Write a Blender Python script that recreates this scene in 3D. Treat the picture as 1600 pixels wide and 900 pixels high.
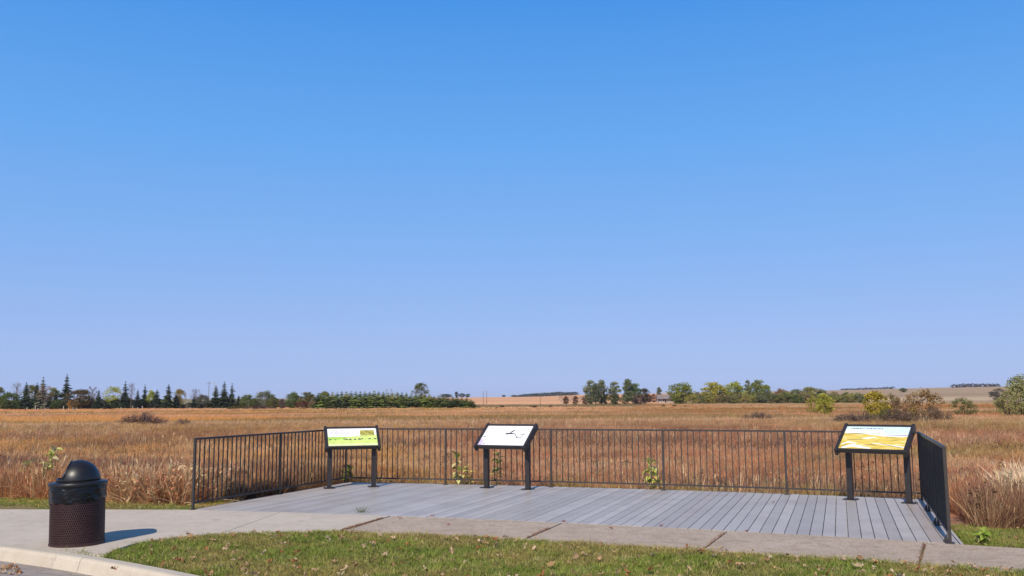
import bpy, math, random
import numpy as np
from mathutils import Vector, Matrix

# ------------------------------------------------------------------ clear
for o in list(bpy.data.objects):
    bpy.data.objects.remove(o, do_unlink=True)
scene = bpy.context.scene
COL = scene.collection
rnd = random.Random(7)
rng = np.random.default_rng(11)

# ------------------------------------------------------------------ camera
EYE = 1.65
FPX = 1400.0            # focal length in pixels of a 1600 px wide picture
HOR = 622.0             # row of the true horizon at the picture centre
ROLL = 0.0064
TH = math.atan((HOR - 450) / FPX)
_F = np.array([0, math.cos(TH), math.sin(TH)])
_U0 = np.array([0, -math.sin(TH), math.cos(TH)])
_R0 = np.array([1.0, 0, 0])
_R = math.cos(ROLL) * _R0 - math.sin(ROLL) * _U0
_U = math.sin(ROLL) * _R0 + math.cos(ROLL) * _U0
cam_data = bpy.data.cameras.new("camera")
cam = bpy.data.objects.new("camera", cam_data)
COL.objects.link(cam)
cam_data.sensor_width = 36.0
cam_data.lens = 36.0 * FPX / 1600.0
cam_data.clip_start = 0.05
cam_data.clip_end = 30000
M = Matrix(((_R[0], _U[0], -_F[0], 0), (_R[1], _U[1], -_F[1], 0), (_R[2], _U[2], -_F[2], EYE), (0, 0, 0, 1)))
cam.matrix_world = M
scene.camera = cam

# ------------------------------------------------------------------ sky, sun, exposure
SUN_EL = math.radians(39)
SHADOW_DIR = math.radians(71)          # direction shadows fall, from +X towards +Y
sx, sy = -math.cos(SHADOW_DIR), -math.sin(SHADOW_DIR)
world = bpy.data.worlds.new("World")
scene.world = world
world.use_nodes = True
wn = world.node_tree.nodes
wl = world.node_tree.links
for n in list(wn):
    wn.remove(n)
sky = wn.new("ShaderNodeTexSky")
sky.sky_type = 'NISHITA'
sky.sun_disc = False
sky.sun_elevation = SUN_EL
sky.sun_rotation = math.atan2(sx, sy)
sky.altitude = 0
sky.air_density = 1.0
sky.dust_density = 0.3
sky.ozone_density = 2.0
bg = wn.new("ShaderNodeBackground")
bg.inputs[1].default_value = 0.125
wo = wn.new("ShaderNodeOutputWorld")
# the clear autumn sky of the photograph: deep blue overhead, pale blue all round the horizon
tc = wn.new("ShaderNodeTexCoord"); sep = wn.new("ShaderNodeSeparateXYZ"); rp = wn.new("ShaderNodeValToRGB")
wl.new(tc.outputs['Generated'], sep.inputs[0]); wl.new(sep.outputs[2], rp.inputs[0])
stops = [(0.0, (0.345, 0.475, 0.85)), (0.06, (0.32, 0.465, 0.86)), (0.16, (0.22, 0.44, 0.885)), (0.28, (0.13, 0.395, 0.89)), (0.42, (0.06, 0.305, 0.83)), (0.70, (0.06, 0.18, 0.50)), (1.0, (0.075, 0.14, 0.33))]
while len(rp.color_ramp.elements) < len(stops): rp.color_ramp.elements.new(0.5)
for e, (p, c) in zip(rp.color_ramp.elements, stops): e.position = p; e.color = (*c, 1)
vm = wn.new("ShaderNodeVectorMath"); vm.operation = 'SCALE'; vm.inputs['Scale'].default_value = 1 / 0.125
wl.new(rp.outputs[0], vm.inputs[0])
mxs = wn.new("ShaderNodeMix"); mxs.data_type = 'RGBA'; mxs.inputs[0].default_value = 0.9
wl.new(sky.outputs[0], mxs.inputs[6]); wl.new(vm.outputs[0], mxs.inputs[7])
wl.new(mxs.outputs[2], bg.inputs[0])
wl.new(bg.outputs[0], wo.inputs[0])
sl = bpy.data.lights.new("sun", 'SUN')
sl.energy = 5.0
sl.angle = math.radians(0.5)
sl.color = (1.0, 0.89, 0.75)
sun = bpy.data.objects.new("sun", sl)
COL.objects.link(sun)
tosun = Vector((sx * math.cos(SUN_EL), sy * math.cos(SUN_EL), math.sin(SUN_EL)))
sun.rotation_euler = tosun.to_track_quat('Z', 'Y').to_euler()
sun.location = (0, -20, 30)
vs = scene.view_settings
vs.view_transform = 'Standard'
vs.look = 'None'
vs.gamma = 1.0
vs.use_curve_mapping = False
vs.exposure = 0.0
try:
    scene.cycles.max_bounces = 6
    scene.cycles.diffuse_bounces = 2
    scene.cycles.transparent_max_bounces = 8
except Exception:
    pass


# ------------------------------------------------------------------ pixel helpers
def ray(px, py):
    return _F + _R * (px - 800) / FPX + _U * (450 - py) / FPX


def ground(px, py, z=0.0):
    d = ray(px, py)
    t = (z - EYE) / d[2]
    return np.array([d[0] * t, d[1] * t])


def along(px, dist):
    """ground position in the direction of a picture column, at a depth of dist metres"""
    d = ray(px, HOR)
    return d[0] / d[1] * dist, dist


# ------------------------------------------------------------------ noise
def _h(i, j, seed):
    n = (i.astype(np.int64) * 374761393 + j.astype(np.int64) * 668265263 + seed * 974711) & 0x7fffffff
    n = ((n ^ (n >> 13)) * 1274126177) & 0x7fffffff
    n = n ^ (n >> 16)
    return (n & 0xffff) / 65535.0


def vnoise(x, y, seed=0):
    x = np.asarray(x, float); y = np.asarray(y, float)
    i = np.floor(x); j = np.floor(y)
    u = x - i; v = y - j
    u = u * u * (3 - 2 * u); v = v * v * (3 - 2 * v)
    a = _h(i, j, seed); b = _h(i + 1, j, seed); c = _h(i, j + 1, seed); d = _h(i + 1, j + 1, seed)
    return (a * (1 - u) + b * u) * (1 - v) + (c * (1 - u) + d * u) * v


def fbm(x, y, seed=0, oct=4):
    s = 0; a = 0.5; t = 0
    for k in range(oct):
        s = s + a * vnoise(x * 2 ** k, y * 2 ** k, seed + k * 17)
        t += a; a *= 0.5
    return s / t


def sm(a, b, x):
    t = np.clip((np.asarray(x, float) - a) / (b - a), 0, 1)
    return t * t * (3 - 2 * t)


# ------------------------------------------------------------------ layout of the overlook
ANG = math.radians(-19.9)
E2 = np.array([math.cos(ANG), math.sin(ANG)])
N2 = np.array([-math.sin(ANG), math.cos(ANG)])
O2 = np.array([-4.87, 13.78])
DL, DW = 10.45, 4.53
BOW = 0.33


def bow(t):
    return BOW * (1 - ((np.asarray(t, float) - DL / 2) / (DL / 2)) ** 2)


def F2(t, s):
    """deck coordinates (along, across) to ground"""
    return O2 + t * E2 + (s + float(bow(t))) * N2


def FJ(t, s):
    """like F2, but crosswise lines stay square to the bowed edge"""
    return F2(t + s * 2 * BOW * (t - DL / 2) / (DL / 2) ** 2, s + float(bow(t)) - float(bow(t + s * 2 * BOW * (t - DL / 2) / (DL / 2) ** 2)))


def ts(x, y):
    dx = np.asarray(x, float) - O2[0]; dy = np.asarray(y, float) - O2[1]
    t = dx * E2[0] + dy * E2[1]
    s = dx * N2[0] + dy * N2[1] - bow(np.clip(t, -2, DL + 4))
    return t, s


CURB = np.array([(-26, 20.5), (-16, 15.9), (-9, 12.25), (-7.4, 11.42), (-5.93, 10.63), (-4.9, 10.06), (-4.38, 9.72), (-3.74, 9.27), (-3.07, 8.76),
                 (-1.5, 7.5), (0.5, 6.1), (4, 4.4), (9, 2.9), (16, 1.9), (30, 0.9)], float)


def curb_side(x, y):
    """signed distance to the kerb's back line: positive on the lawn side"""
    x = np.asarray(x, float); y = np.asarray(y, float)
    best = np.full(x.shape, 1e9); sg = np.ones(x.shape)
    for k in range(len(CURB) - 1):
        a = CURB[k]; b = CURB[k + 1]; d = b - a; L = np.hypot(*d)
        u = np.clip(((x - a[0]) * d[0] + (y - a[1]) * d[1]) / L ** 2, 0, 1)
        qx = x - (a[0] + u * d[0]); qy = y - (a[1] + u * d[1])
        dist = np.hypot(qx, qy)
        cr = d[0] * (y - a[1]) - d[1] * (x - a[0])
        m = dist < best
        best = np.where(m, dist, best); sg = np.where(m, np.sign(cr), sg)
    return best * sg


PAD = [(-26, 21.9), (-16, 16.6), (-12, 14.7), (-9.5, 14.15), (-7.84, 13.98), (-4.95, 13.80)]
PAD_T = 3.24
_front = [tuple(F2(t, -0.006)) for t in (0.05, 0.8, 1.6, 2.4, PAD_T)]
PAD += _front
PAD += [tuple(FJ(PAD_T, -1.45)), (-2.72, 11.50), (-3.23, 11.48), (-3.74, 11.33), (-4.16, 11.02), (-4.38, 10.6), (-4.42, 10.2), (-4.36, 9.80)]
PAD += [(-4.9, 10.14), (-5.93, 10.71), (-7.4, 11.5), (-9, 12.33), (-16, 15.98), (-26, 20.6)]


def in_poly(x, y, poly):
    x = np.asarray(x, float); y = np.asarray(y, float)
    c = np.zeros(x.shape, bool)
    n = len(poly)
    for i in range(n):
        x0, y0 = poly[i]; x1, y1 = poly[(i + 1) % n]
        if y0 == y1:
            continue
        m = ((y0 > y) != (y1 > y)) & (x < (x1 - x0) * (y - y0) / (y1 - y0) + x0)
        c ^= m
    return c


_PH = np.radians([-180, -60, -30, -3, 2, 4, 9, 15, 19.6, 26.6, 40, 60, 180])
_ZC = np.array([4, 4, 3.5, 3.0, 3.8, 6.0, 7.6, 9.2, 10.4, 13.4, 15, 12, 4])


def terrain(x, y):
    x = np.asarray(x, float); y = np.asarray(y, float)
    r = np.hypot(x, y); ph = np.arctan2(x, y)
    t, s = ts(x, y)
    z = -np.maximum(0.06 * sm(0.5, 2.5, s) + 0.60 * sm(2.0, 13.0, s), 0.82 * sm(DW + 0.05, DW + 1.2, s) * sm(-2.0, 0.6, t) * sm(DL + 2.0, DL - 0.6, t) * sm(30, 12, s))
    z = z - 1.25 * sm(20, 420, r) * sm(0, 30, s)
    z = z + (fbm(x / 9, y / 9, 3, 3) - 0.5) * 0.35 * sm(4, 25, s) + (fbm(x / 60, y / 60, 5, 2) - 0.5) * 0.7 * sm(30, 120, s)
    zc = np.interp(ph, _PH, _ZC)
    z = z + sm(470, 1500, r) * (zc + 1.9)
    z = z - 0.3 * sm(-0.25, 0.05, s) * sm(-0.15, 0.1, t) * sm(DL + 0.15, DL - 0.1, t) * sm(DW + 0.10, DW - 0.15, s)
    cs = curb_side(x, y)
    z = np.where(cs < 0.0, z - 0.45 * sm(0.05, -0.12, cs), z)
    pad = in_poly(x, y, PAD)
    z = np.where(pad, z - 0.06, z)
    return z


def tz(x, y):
    return float(terrain(np.array([x]), np.array([y]))[0])


# ------------------------------------------------------------------ object helpers
def link(o, parent=None):
    COL.objects.link(o)
    if parent is not None:
        o.parent = parent
    return o


def tag(o, label=None, cat=None, group=None, kind=None):
    if label: o['label'] = label
    if cat: o['category'] = cat
    if group: o['group'] = group
    if kind: o['kind'] = kind
    return o


def empty(name, loc, rz=0.0):
    o = bpy.data.objects.new(name, None)
    o.empty_display_size = 0.1
    COL.objects.link(o)
    o.location = loc
    o.rotation_euler = (0, 0, rz)
    return o


class MB:
    def __init__(self):
        self.v = []; self.f = []

    def face(self, pts):
        n = len(self.v)
        self.v += [tuple(map(float, p)) for p in pts]
        self.f.append(list(range(n, n + len(pts))))

    def box(self, lo, hi):
        x0, y0, z0 = lo; x1, y1, z1 = hi
        n = len(self.v)
        self.v += [(x0, y0, z0), (x1, y0, z0), (x1, y1, z0), (x0, y1, z0), (x0, y0, z1), (x1, y0, z1), (x1, y1, z1), (x0, y1, z1)]
        self.f += [[n + i for i in q] for q in ((3, 2, 1, 0), (4, 5, 6, 7), (0, 1, 5, 4), (1, 2, 6, 5), (2, 3, 7, 6), (3, 0, 4, 7))]

    def bar(self, a, b, w, h, up=(0, 0, 1)):
        a = Vector(a); b = Vector(b); d = (b - a).normalized()
        up = Vector(up)
        r = d.cross(up)
        if r.length < 1e-4: r = d.cross(Vector((1, 0, 0)))
        r.normalize(); u = r.cross(d).normalized()
        n = len(self.v)
        for p in (a, b):
            for i, j in ((-1, -1), (1, -1), (1, 1), (-1, 1)):
                self.v.append(tuple(p + r * (i * w / 2) + u * (j * h / 2)))
        self.f += [[n + i for i in q] for q in ((0, 1, 2, 3), (7, 6, 5, 4), (0, 4, 5, 1), (1, 5, 6, 2), (2, 6, 7, 3), (3, 7, 4, 0))]

    def tube(self, pts, rad, n=6, cap=True):
        pts = [Vector(p) for p in pts]
        b = len(self.v)
        for k, p in enumerate(pts):
            d = (pts[min(k + 1, len(pts) - 1)] - pts[max(k - 1, 0)]).normalized()
            r = d.cross(Vector((0.13, 0.31, 0.94)))
            if r.length < 1e-3: r = d.cross(Vector((1, 0, 0)))
            r.normalize(); u = d.cross(r)
            for i in range(n):
                a = 2 * math.pi * i / n
                self.v.append(tuple(p + (r * math.cos(a) + u * math.sin(a)) * rad[k]))
        for k in range(len(pts) - 1):
            for i in range(n):
                j = (i + 1) % n
                self.f.append([b + k * n + i, b + k * n + j, b + (k + 1) * n + j, b + (k + 1) * n + i])
        if cap:
            self.f.append([b + i for i in range(n)][::-1])
            self.f.append([b + (len(pts) - 1) * n + i for i in range(n)])

    def lathe(self, prof, n=48, wob=None):
        b = len(self.v)
        for k, (r, z) in enumerate(prof):
            for i in range(n):
                a = 2 * math.pi * i / n
                dr, dz = wob(a, k) if wob else (0, 0)
                self.v.append(((r + dr) * math.cos(a), (r + dr) * math.sin(a), z + dz))
        for k in range(len(prof) - 1):
            for i in range(n):
                j = (i + 1) % n
                self.f.append([b + k * n + i, b + k * n + j, b + (k + 1) * n + j, b + (k + 1) * n + i])

    def prism(self, poly, z0, z1):
        n = len(poly); b = len(self.v)
        self.v += [(p[0], p[1], z0) for p in poly] + [(p[0], p[1], z1) for p in poly]
        self.f.append([b + i for i in range(n)][::-1]); self.f.append([b + n + i for i in range(n)])
        for i in range(n):
            j = (i + 1) % n
            self.f.append([b + i, b + j, b + n + j, b + n + i])

    def mesh(self, name, mat=None, smooth=False):
        m = bpy.data.meshes.new(name)
        m.from_pydata(self.v, [], self.f)
        m.update()
        if mat: m.materials.append(mat)
        if smooth: m.polygons.foreach_set('use_smooth', [True] * len(m.polygons))
        return m

    def build(self, name, mat, parent=None, smooth=False, bevel=0.0):
        o = bpy.data.objects.new(name, self.mesh(name, mat, smooth))
        if bevel:
            md = o.modifiers.new('bevel', 'BEVEL'); md.width = bevel; md.segments = 2; md.limit_method = 'ANGLE'
        return link(o, parent)


def obj_from(name, mesh, parent=None, loc=None, rot=None, scl=None):
    o = bpy.data.objects.new(name, mesh)
    link(o, parent)
    if loc is not None: o.location = loc
    if rot is not None: o.rotation_euler = rot
    if scl is not None: o.scale = scl
    return o


def copy_tree(o, parent=None):
    c = o.copy(); COL.objects.link(c); c.parent = parent
    for ch in list(o.children):
        copy_tree(ch, c)
    return c


# ------------------------------------------------------------------ materials
def new_mat(name):
    m = bpy.data.materials.new(name); m.use_nodes = True
    nt = m.node_tree
    for n in list(nt.nodes): nt.nodes.remove(n)
    out = nt.nodes.new('ShaderNodeOutputMaterial')
    return m, nt, out


def N(nt, typ, **kw):
    n = nt.nodes.new(typ)
    for k, v in kw.items():
        if k.startswith('i_'):
            n.inputs[k[2:]].default_value = v
        else:
            setattr(n, k, v)
    return n


def ramp(nt, fac, stops):
    r = nt.nodes.new('ShaderNodeValToRGB')
    el = r.color_ramp.elements
    while len(el) < len(stops): el.new(0.5)
    for e, (p, c) in zip(el, stops):
        e.position = p
        e.color = (*c, 1) if len(c) == 3 else c
    nt.links.new(fac, r.inputs[0])
    return r.outputs[0]


def mixc(nt, a, b, fac, mode='MIX'):
    m = nt.nodes.new('ShaderNodeMix'); m.data_type = 'RGBA'; m.blend_type = mode
    for sock, val in ((m.inputs[6], a), (m.inputs[7], b), (m.inputs[0], fac)):
        if hasattr(val, 'node'): nt.links.new(val, sock)
        elif isinstance(val, tuple): sock.default_value = (*val, 1)
        else: sock.default_value = val
    return m.outputs[2]


def coords(nt, kind='Object'):
    return nt.nodes.new('ShaderNodeTexCoord').outputs[kind]


def world_pos(nt):
    return nt.nodes.new('ShaderNodeNewGeometry').outputs['Position']


def noise(nt, vec, scale, detail=4, rough=0.55):
    n = N(nt, 'ShaderNodeTexNoise')
    n.inputs['Scale'].default_value = scale; n.inputs['Detail'].default_value = detail; n.inputs['Roughness'].default_value = rough
    nt.links.new(vec, n.inputs['Vector'])
    return n.outputs['Fac']


def bump(nt, h, strength, dist):
    b = N(nt, 'ShaderNodeBump'); b.inputs['Strength'].default_value = strength; b.inputs['Distance'].default_value = dist
    nt.links.new(h, b.inputs['Height'])
    return b.outputs[0]


def principled(nt, out, color, rough=0.6, metal=0.0, spec=0.5, normal=None):
    p = N(nt, 'ShaderNodeBsdfPrincipled')
    if hasattr(color, 'node'): nt.links.new(color, p.inputs['Base Color'])
    else: p.inputs['Base Color'].default_value = (*color, 1)
    if hasattr(rough, 'node'): nt.links.new(rough, p.inputs['Roughness'])
    else: p.inputs['Roughness'].default_value = rough
    p.inputs['Metallic'].default_value = metal
    p.inputs['Specular IOR Level'].default_value = spec
    if normal is not None: nt.links.new(normal, p.inputs['Normal'])
    nt.links.new(p.outputs[0], out.inputs[0])
    return p


def simple(name, col, rough=0.6, metal=0.0, spec=0.5, var=0.12, scale=20.0):
    m, nt, out = new_mat(name)
    f = noise(nt, coords(nt), scale, 4)
    c = ramp(nt, f, [(0.3, tuple(x * (1 - var) for x in col)), (0.7, tuple(min(1, x * (1 + var)) for x in col))])
    principled(nt, out, c, rough, metal, spec)
    return m


def concrete(name, a, b, dark, speck=0.25, seed=0.0):
    m, nt, out = new_mat(name)
    w = world_pos(nt)
    f1 = noise(nt, w, 0.9, 5, 0.6)
    f2 = noise(nt, w, 55, 3, 0.6)
    f3 = noise(nt, w, 5.0, 6, 0.7)
    c = ramp(nt, f1, [(0.32, a), (0.68, b)])
    c = mixc(nt, c, dark, ramp(nt, f3, [(0.48, (0, 0, 0)), (0.72, (0.65, 0.65, 0.65))]))
    c = mixc(nt, c, ramp(nt, f2, [(0.3, (0.35, 0.33, 0.3)), (0.5, (0.5, 0.5, 0.5)), (0.72, (0.7, 0.69, 0.66))]), speck, 'OVERLAY')
    vo = N(nt, 'ShaderNodeTexVoronoi', feature='DISTANCE_TO_EDGE'); vo.inputs['Scale'].default_value = 0.55
    wv = N(nt, 'ShaderNodeVectorMath', operation='ADD'); ns = N(nt, 'ShaderNodeTexNoise'); ns.inputs['Scale'].default_value = 2.2; ns.inputs['Detail'].default_value = 5
    nt.links.new(w, ns.inputs['Vector']); nt.links.new(w, wv.inputs[0]); nt.links.new(ns.outputs['Color'], wv.inputs[1]); nt.links.new(wv.outputs[0], vo.inputs['Vector'])
    cr = ramp(nt, vo.outputs['Distance'], [(0.0, (1, 1, 1)), (0.006, (0.5, 0.5, 0.5)), (0.012, (0, 0, 0))])
    cm = N(nt, 'ShaderNodeMath', operation='MULTIPLY'); nt.links.new(cr, cm.inputs[0]); nt.links.new(ramp(nt, f1, [(0.48, (0, 0, 0)), (0.6, (0.55, 0.55, 0.55))]), cm.inputs[1])
    c = mixc(nt, c, tuple(q * 0.45 for q in dark), cm.outputs[0])
    h = mixc(nt, f2, f3, 0.4)
    principled(nt, out, c, 0.88, 0, 0.3, bump(nt, h, 0.35, 0.01))
    return m


M_PAD = concrete('pale_concrete', (0.47, 0.405, 0.325), (0.54, 0.47, 0.385), (0.39, 0.325, 0.25), 0.28)
M_WALK = concrete('aged_concrete', (0.36, 0.285, 0.215), (0.46, 0.37, 0.285), (0.24, 0.175, 0.125), 0.85)
M_KERB = concrete('kerb_concrete', (0.46, 0.40, 0.32), (0.52, 0.46, 0.37), (0.42, 0.36, 0.28), 0.25)
M_ROAD = concrete('road_asphalt', (0.25, 0.215, 0.195), (0.31, 0.27, 0.24), (0.2, 0.17, 0.15), 0.6)


def board_mat():
    m, nt, out = new_mat('grey_composite_board')
    oc = coords(nt)
    mp = N(nt, 'ShaderNodeMapping'); mp.inputs['Scale'].default_value = (30, 1.2, 10)
    nt.links.new(oc, mp.inputs[0])
    g = noise(nt, mp.outputs[0], 3, 5, 0.6)
    oi = N(nt, 'ShaderNodeObjectInfo')
    w = world_pos(nt)
    st = noise(nt, w, 1.3, 4, 0.6)
    c = ramp(nt, oi.outputs['Random'], [(0.0, (0.37, 0.332, 0.295)), (0.5, (0.435, 0.393, 0.352)), (0.85, (0.475, 0.43, 0.387)), (1.0, (0.385, 0.325, 0.28))])
    c = mixc(nt, c, ramp(nt, g, [(0.3, (0.4, 0.4, 0.4)), (0.7, (0.6, 0.6, 0.6))]), 0.5, 'OVERLAY')
    c = mixc(nt, c, (0.33, 0.275, 0.24), ramp(nt, st, [(0.46, (0, 0, 0)), (0.70, (0.6, 0.6, 0.6))]))
    principled(nt, out, c, 0.42, 0, 0.32, bump(nt, g, 0.12, 0.003))
    return m


M_BOARD = board_mat()
M_FENCE = simple('bronze_railing_paint', (0.036, 0.030, 0.027), 0.48, 0.0, 0.5, 0.25, 9)
M_SIGN = simple('charcoal_sign_paint', (0.024, 0.021, 0.022), 0.42, 0.0, 0.5, 0.2, 9)
M_JOIST = simple('weathered_joist_wood', (0.16, 0.13, 0.10), 0.9)
M_CAN = simple('brown_expanded_metal', (0.040, 0.016, 0.016), 0.45, 0.0, 0.5, 0.2, 15)
M_LID = simple('black_plastic_lid', (0.011, 0.0105, 0.0115), 0.40, 0.0, 0.5, 0.2, 12)
M_STONE = simple('pale_marker_stone', (0.55, 0.53, 0.5), 0.8)
M_POLE = simple('weathered_pole_wood', (0.16, 0.12, 0.10), 0.9)
M_BARK = simple('tree_bark', (0.13, 0.10, 0.08), 0.95, var=0.3)
M_PALEBARK = simple('pale_bark', (0.42, 0.39, 0.35), 0.9, var=0.25)


def bag_mat():
    m, nt, out = new_mat('black_bin_liner')
    oc = coords(nt)
    mp = N(nt, 'ShaderNodeMapping'); mp.inputs['Scale'].default_value = (1, 1, 2.4); mp.inputs['Rotation'].default_value = (0.3, 0.2, 0)
    nt.links.new(oc, mp.inputs[0])
    v = N(nt, 'ShaderNodeTexVoronoi', feature='DISTANCE_TO_EDGE'); v.inputs['Scale'].default_value = 5.5
    nt.links.new(mp.outputs[0], v.inputs['Vector'])
    n = noise(nt, mp.outputs[0], 9, 4)
    h = mixc(nt, v.outputs['Distance'], n, 0.5)
    principled(nt, out, (0.006, 0.006, 0.007), 0.25, 0, 0.4, bump(nt, h, 0.5, 0.05))
    return m


M_BAG = bag_mat()


def leaf_mat(name, src='OBJECT', var=0.45, trans=0.3, rough=0.6):
    """foliage: the colour of the plant (object colour or per-clump colour) varied leaf by leaf"""
    m, nt, out = new_mat(name)
    if src == 'OBJECT':
        c = N(nt, 'ShaderNodeObjectInfo').outputs['Color']
    else:
        a = N(nt, 'ShaderNodeAttribute', attribute_type='INSTANCER', attribute_name='col')
        c = a.outputs['Color']
    g = N(nt, 'ShaderNodeNewGeometry')
    r = g.outputs['Random Per Island']
    k = ramp(nt, r, [(0.0, (0.5 - var * 0.5,) * 3), (0.6, (0.5, 0.5, 0.5)), (1.0, (0.5 + var * 0.55, 0.5 + var * 0.5, 0.5 + var * 0.3))])
    c = mixc(nt, c, k, 1.0, 'OVERLAY') if False else mixc(nt, c, mixc(nt, k, (2.0, 2.0, 2.0), 1.0, 'MULTIPLY'), 1.0, 'MULTIPLY')
    d = N(nt, 'ShaderNodeBsdfDiffuse'); t = N(nt, 'ShaderNodeBsdfTranslucent'); mx = N(nt, 'ShaderNodeMixShader')
    nt.links.new(c, d.inputs[0]); nt.links.new(c, t.inputs[0])
    mx.inputs[0].default_value = trans
    nt.links.new(d.outputs[0], mx.inputs[1]); nt.links.new(t.outputs[0], mx.inputs[2])
    nt.links.new(mx.outputs[0], out.inputs[0])
    return m


M_LEAF = leaf_mat('foliage', 'OBJECT', 0.55, 0.3)
M_NEEDLE = leaf_mat('needles', 'OBJECT', 0.5, 0.12)
M_BLADE = leaf_mat('grass_blades', 'INSTANCER', 0.42, 0.28)
M_FARBLADE = leaf_mat('distant_grass_blades', 'INSTANCER', 0.2, 0.35)


# ------------------------------------------------------------------ colours of the land
def lerp(a, b, f):
    return a * (1 - f[..., None]) + b * f[..., None]


def c3(*c):
    return np.array(c, float)


def land_colour(x, y):
    """base colour of the vegetation that covers the ground at x, y"""
    x = np.asarray(x, float); y = np.asarray(y, float)
    r = np.hypot(x, y); ph = np.degrees(np.arctan2(x, y))
    t, s = ts(x, y)
    big = fbm(x / 22 + 5, y / 10, 21, 4)
    med = fbm(x / 6, y / 3.5, 33, 4)
    far = fbm(x / 90, y / 26, 41, 4)
    red = c3(0.49, 0.23, 0.13); gold = c3(0.66, 0.36, 0.13); tan = c3(0.63, 0.41, 0.25); umb = c3(0.24, 0.135, 0.095); olive = c3(0.42, 0.33, 0.10)
    sh = np.shape(x)
    col = np.broadcast_to(red, sh + (3,)).copy()
    # gold to the left of the deck, red-brown behind it, olive tan to its right
    left = sm(-0.5, -9, ph) * sm(0.30, 0.62, big)
    col = lerp(col, np.broadcast_to(gold, sh + (3,)), np.clip(left * 1.1, 0, 1) * 0.85)
    col = lerp(col, np.broadcast_to(tan, sh + (3,)), sm(0.52, 0.68, med) * 0.65)
    col = lerp(col, np.broadcast_to(umb, sh + (3,)), sm(0.50, 0.34, med) * 0.75)
    col = lerp(col, np.broadcast_to(olive, sh + (3,)), sm(14, 24, ph) * sm(0.48, 0.66, big) * 0.5)
    # drifts farther out: bands that follow the lie of the land
    fb = sm(45, 90, r)
    rust = c3(0.40, 0.175, 0.06); pink = c3(0.66, 0.37, 0.215); ol2 = c3(0.26, 0.205, 0.08)
    farc = lerp(np.broadcast_to(pink, sh + (3,)), np.broadcast_to(gold, sh + (3,)), sm(0.36, 0.58, far) * sm(8, -12, ph))
    farc = lerp(farc, np.broadcast_to(rust, sh + (3,)), np.clip(sm(3, 10, ph) * sm(95, 130, r) * 0.85 + sm(0.54, 0.64, fbm(x / 70 + 9, y / 24, 55, 3)) * 0.6, 0, 1))
    farc = lerp(farc, np.broadcast_to(ol2, sh + (3,)), sm(0.54, 0.62, fbm(x / 120 + 3, y / 18, 77, 3)) * 0.65)
    farc = lerp(farc, np.broadcast_to(tan, sh + (3,)), sm(0.56, 0.64, fbm(x / 80 - 7, y / 12, 91, 3)) * 0.75)
    col = lerp(col, np.clip(farc * 1.1, 0, 0.8), fb)
    # olive strip before the far fields, then stubble, then the pale ridge on the right
    strip = sm(300, 330, r) * sm(500, 470, r) * sm(-4.0, -3.0, ph) * sm(10, 7, ph)
    col = lerp(col, np.broadcast_to(c3(0.25, 0.20, 0.10), sh + (3,)), strip * 0.85)
    pale = sm(330, 360, r) * sm(8, 11, ph)
    col = lerp(col, np.broadcast_to(c3(0.50, 0.36, 0.20), sh + (3,)), pale * 0.8)
    stub = sm(495, 520, r)
    sc = lerp(np.broadcast_to(c3(0.66, 0.355, 0.18), sh + (3,)), np.broadcast_to(c3(0.38, 0.265, 0.16), sh + (3,)), sm(9, 15, ph))
    sc = lerp(sc, np.broadcast_to(c3(0.20, 0.19, 0.10), sh + (3,)), sm(-4.5, -6, ph) * 0.9)
    sc = sc * (0.86 + 0.28 * fbm(x / 260, y / 60, 61, 4))[..., None]
    sc = lerp(sc, np.broadcast_to(c3(0.54, 0.39, 0.24), sh + (3,)), sm(15, 20, ph) * sm(560, 600, r) * sm(760, 700, r) * 0.8)
    sc = lerp(sc, np.broadcast_to(c3(0.30, 0.20, 0.12), sh + (3,)), sm(15, 20, ph) * sm(760, 800, r) * sm(880, 840, r) * 0.6)
    col = lerp(col, sc, stub)
    # mown grass round the paving
    sd = np.where((t > 0) & (t < DL), s - DW - 0.9, s)
    mown = np.maximum(sm(0.85, 0.4, sd + 0.5 * (fbm(x / 1.2, y / 1.2, 8, 3) - 0.5)), 0) * (r < 40)
    back = sm(2.0, 3.5, s)
    lawn = lerp(lerp(np.broadcast_to(c3(0.12, 0.15, 0.038), sh + (3,)), np.broadcast_to(c3(0.34, 0.25, 0.08), sh + (3,)), back), np.broadcast_to(c3(0.22, 0.165, 0.075), sh + (3,)), sm(0.42, 0.68, fbm(x / 0.9, y / 0.6, 71, 4)))
    col = lerp(col, lawn, mown)
    return col


def ground_mat():
    m, nt, out = new_mat('prairie_ground')
    a = N(nt, 'ShaderNodeAttribute', attribute_name='land')
    w = world_pos(nt)
    mp = N(nt, 'ShaderNodeMapping'); mp.inputs['Scale'].default_value = (1, 0.35, 1)
    nt.links.new(w, mp.inputs[0])
    f1 = noise(nt, mp.outputs[0], 0.55, 6, 0.7)
    f2 = noise(nt, w, 9, 4, 0.6)
    c = mixc(nt, a.outputs['Color'], ramp(nt, f1, [(0.3, (0.28, 0.28, 0.29)), (0.5, (0.5, 0.5, 0.5)), (0.7, (0.68, 0.67, 0.64))]), 0.7, 'OVERLAY')
    c = mixc(nt, c, ramp(nt, f2, [(0.3, (0.3, 0.3, 0.3)), (0.7, (0.66, 0.66, 0.64))]), 0.5, 'OVERLAY')
    principled(nt, out, c, 0.95, 0, 0.1, bump(nt, mixc(nt, f1, f2, 0.5), 0.6, 0.12))
    return m


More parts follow.
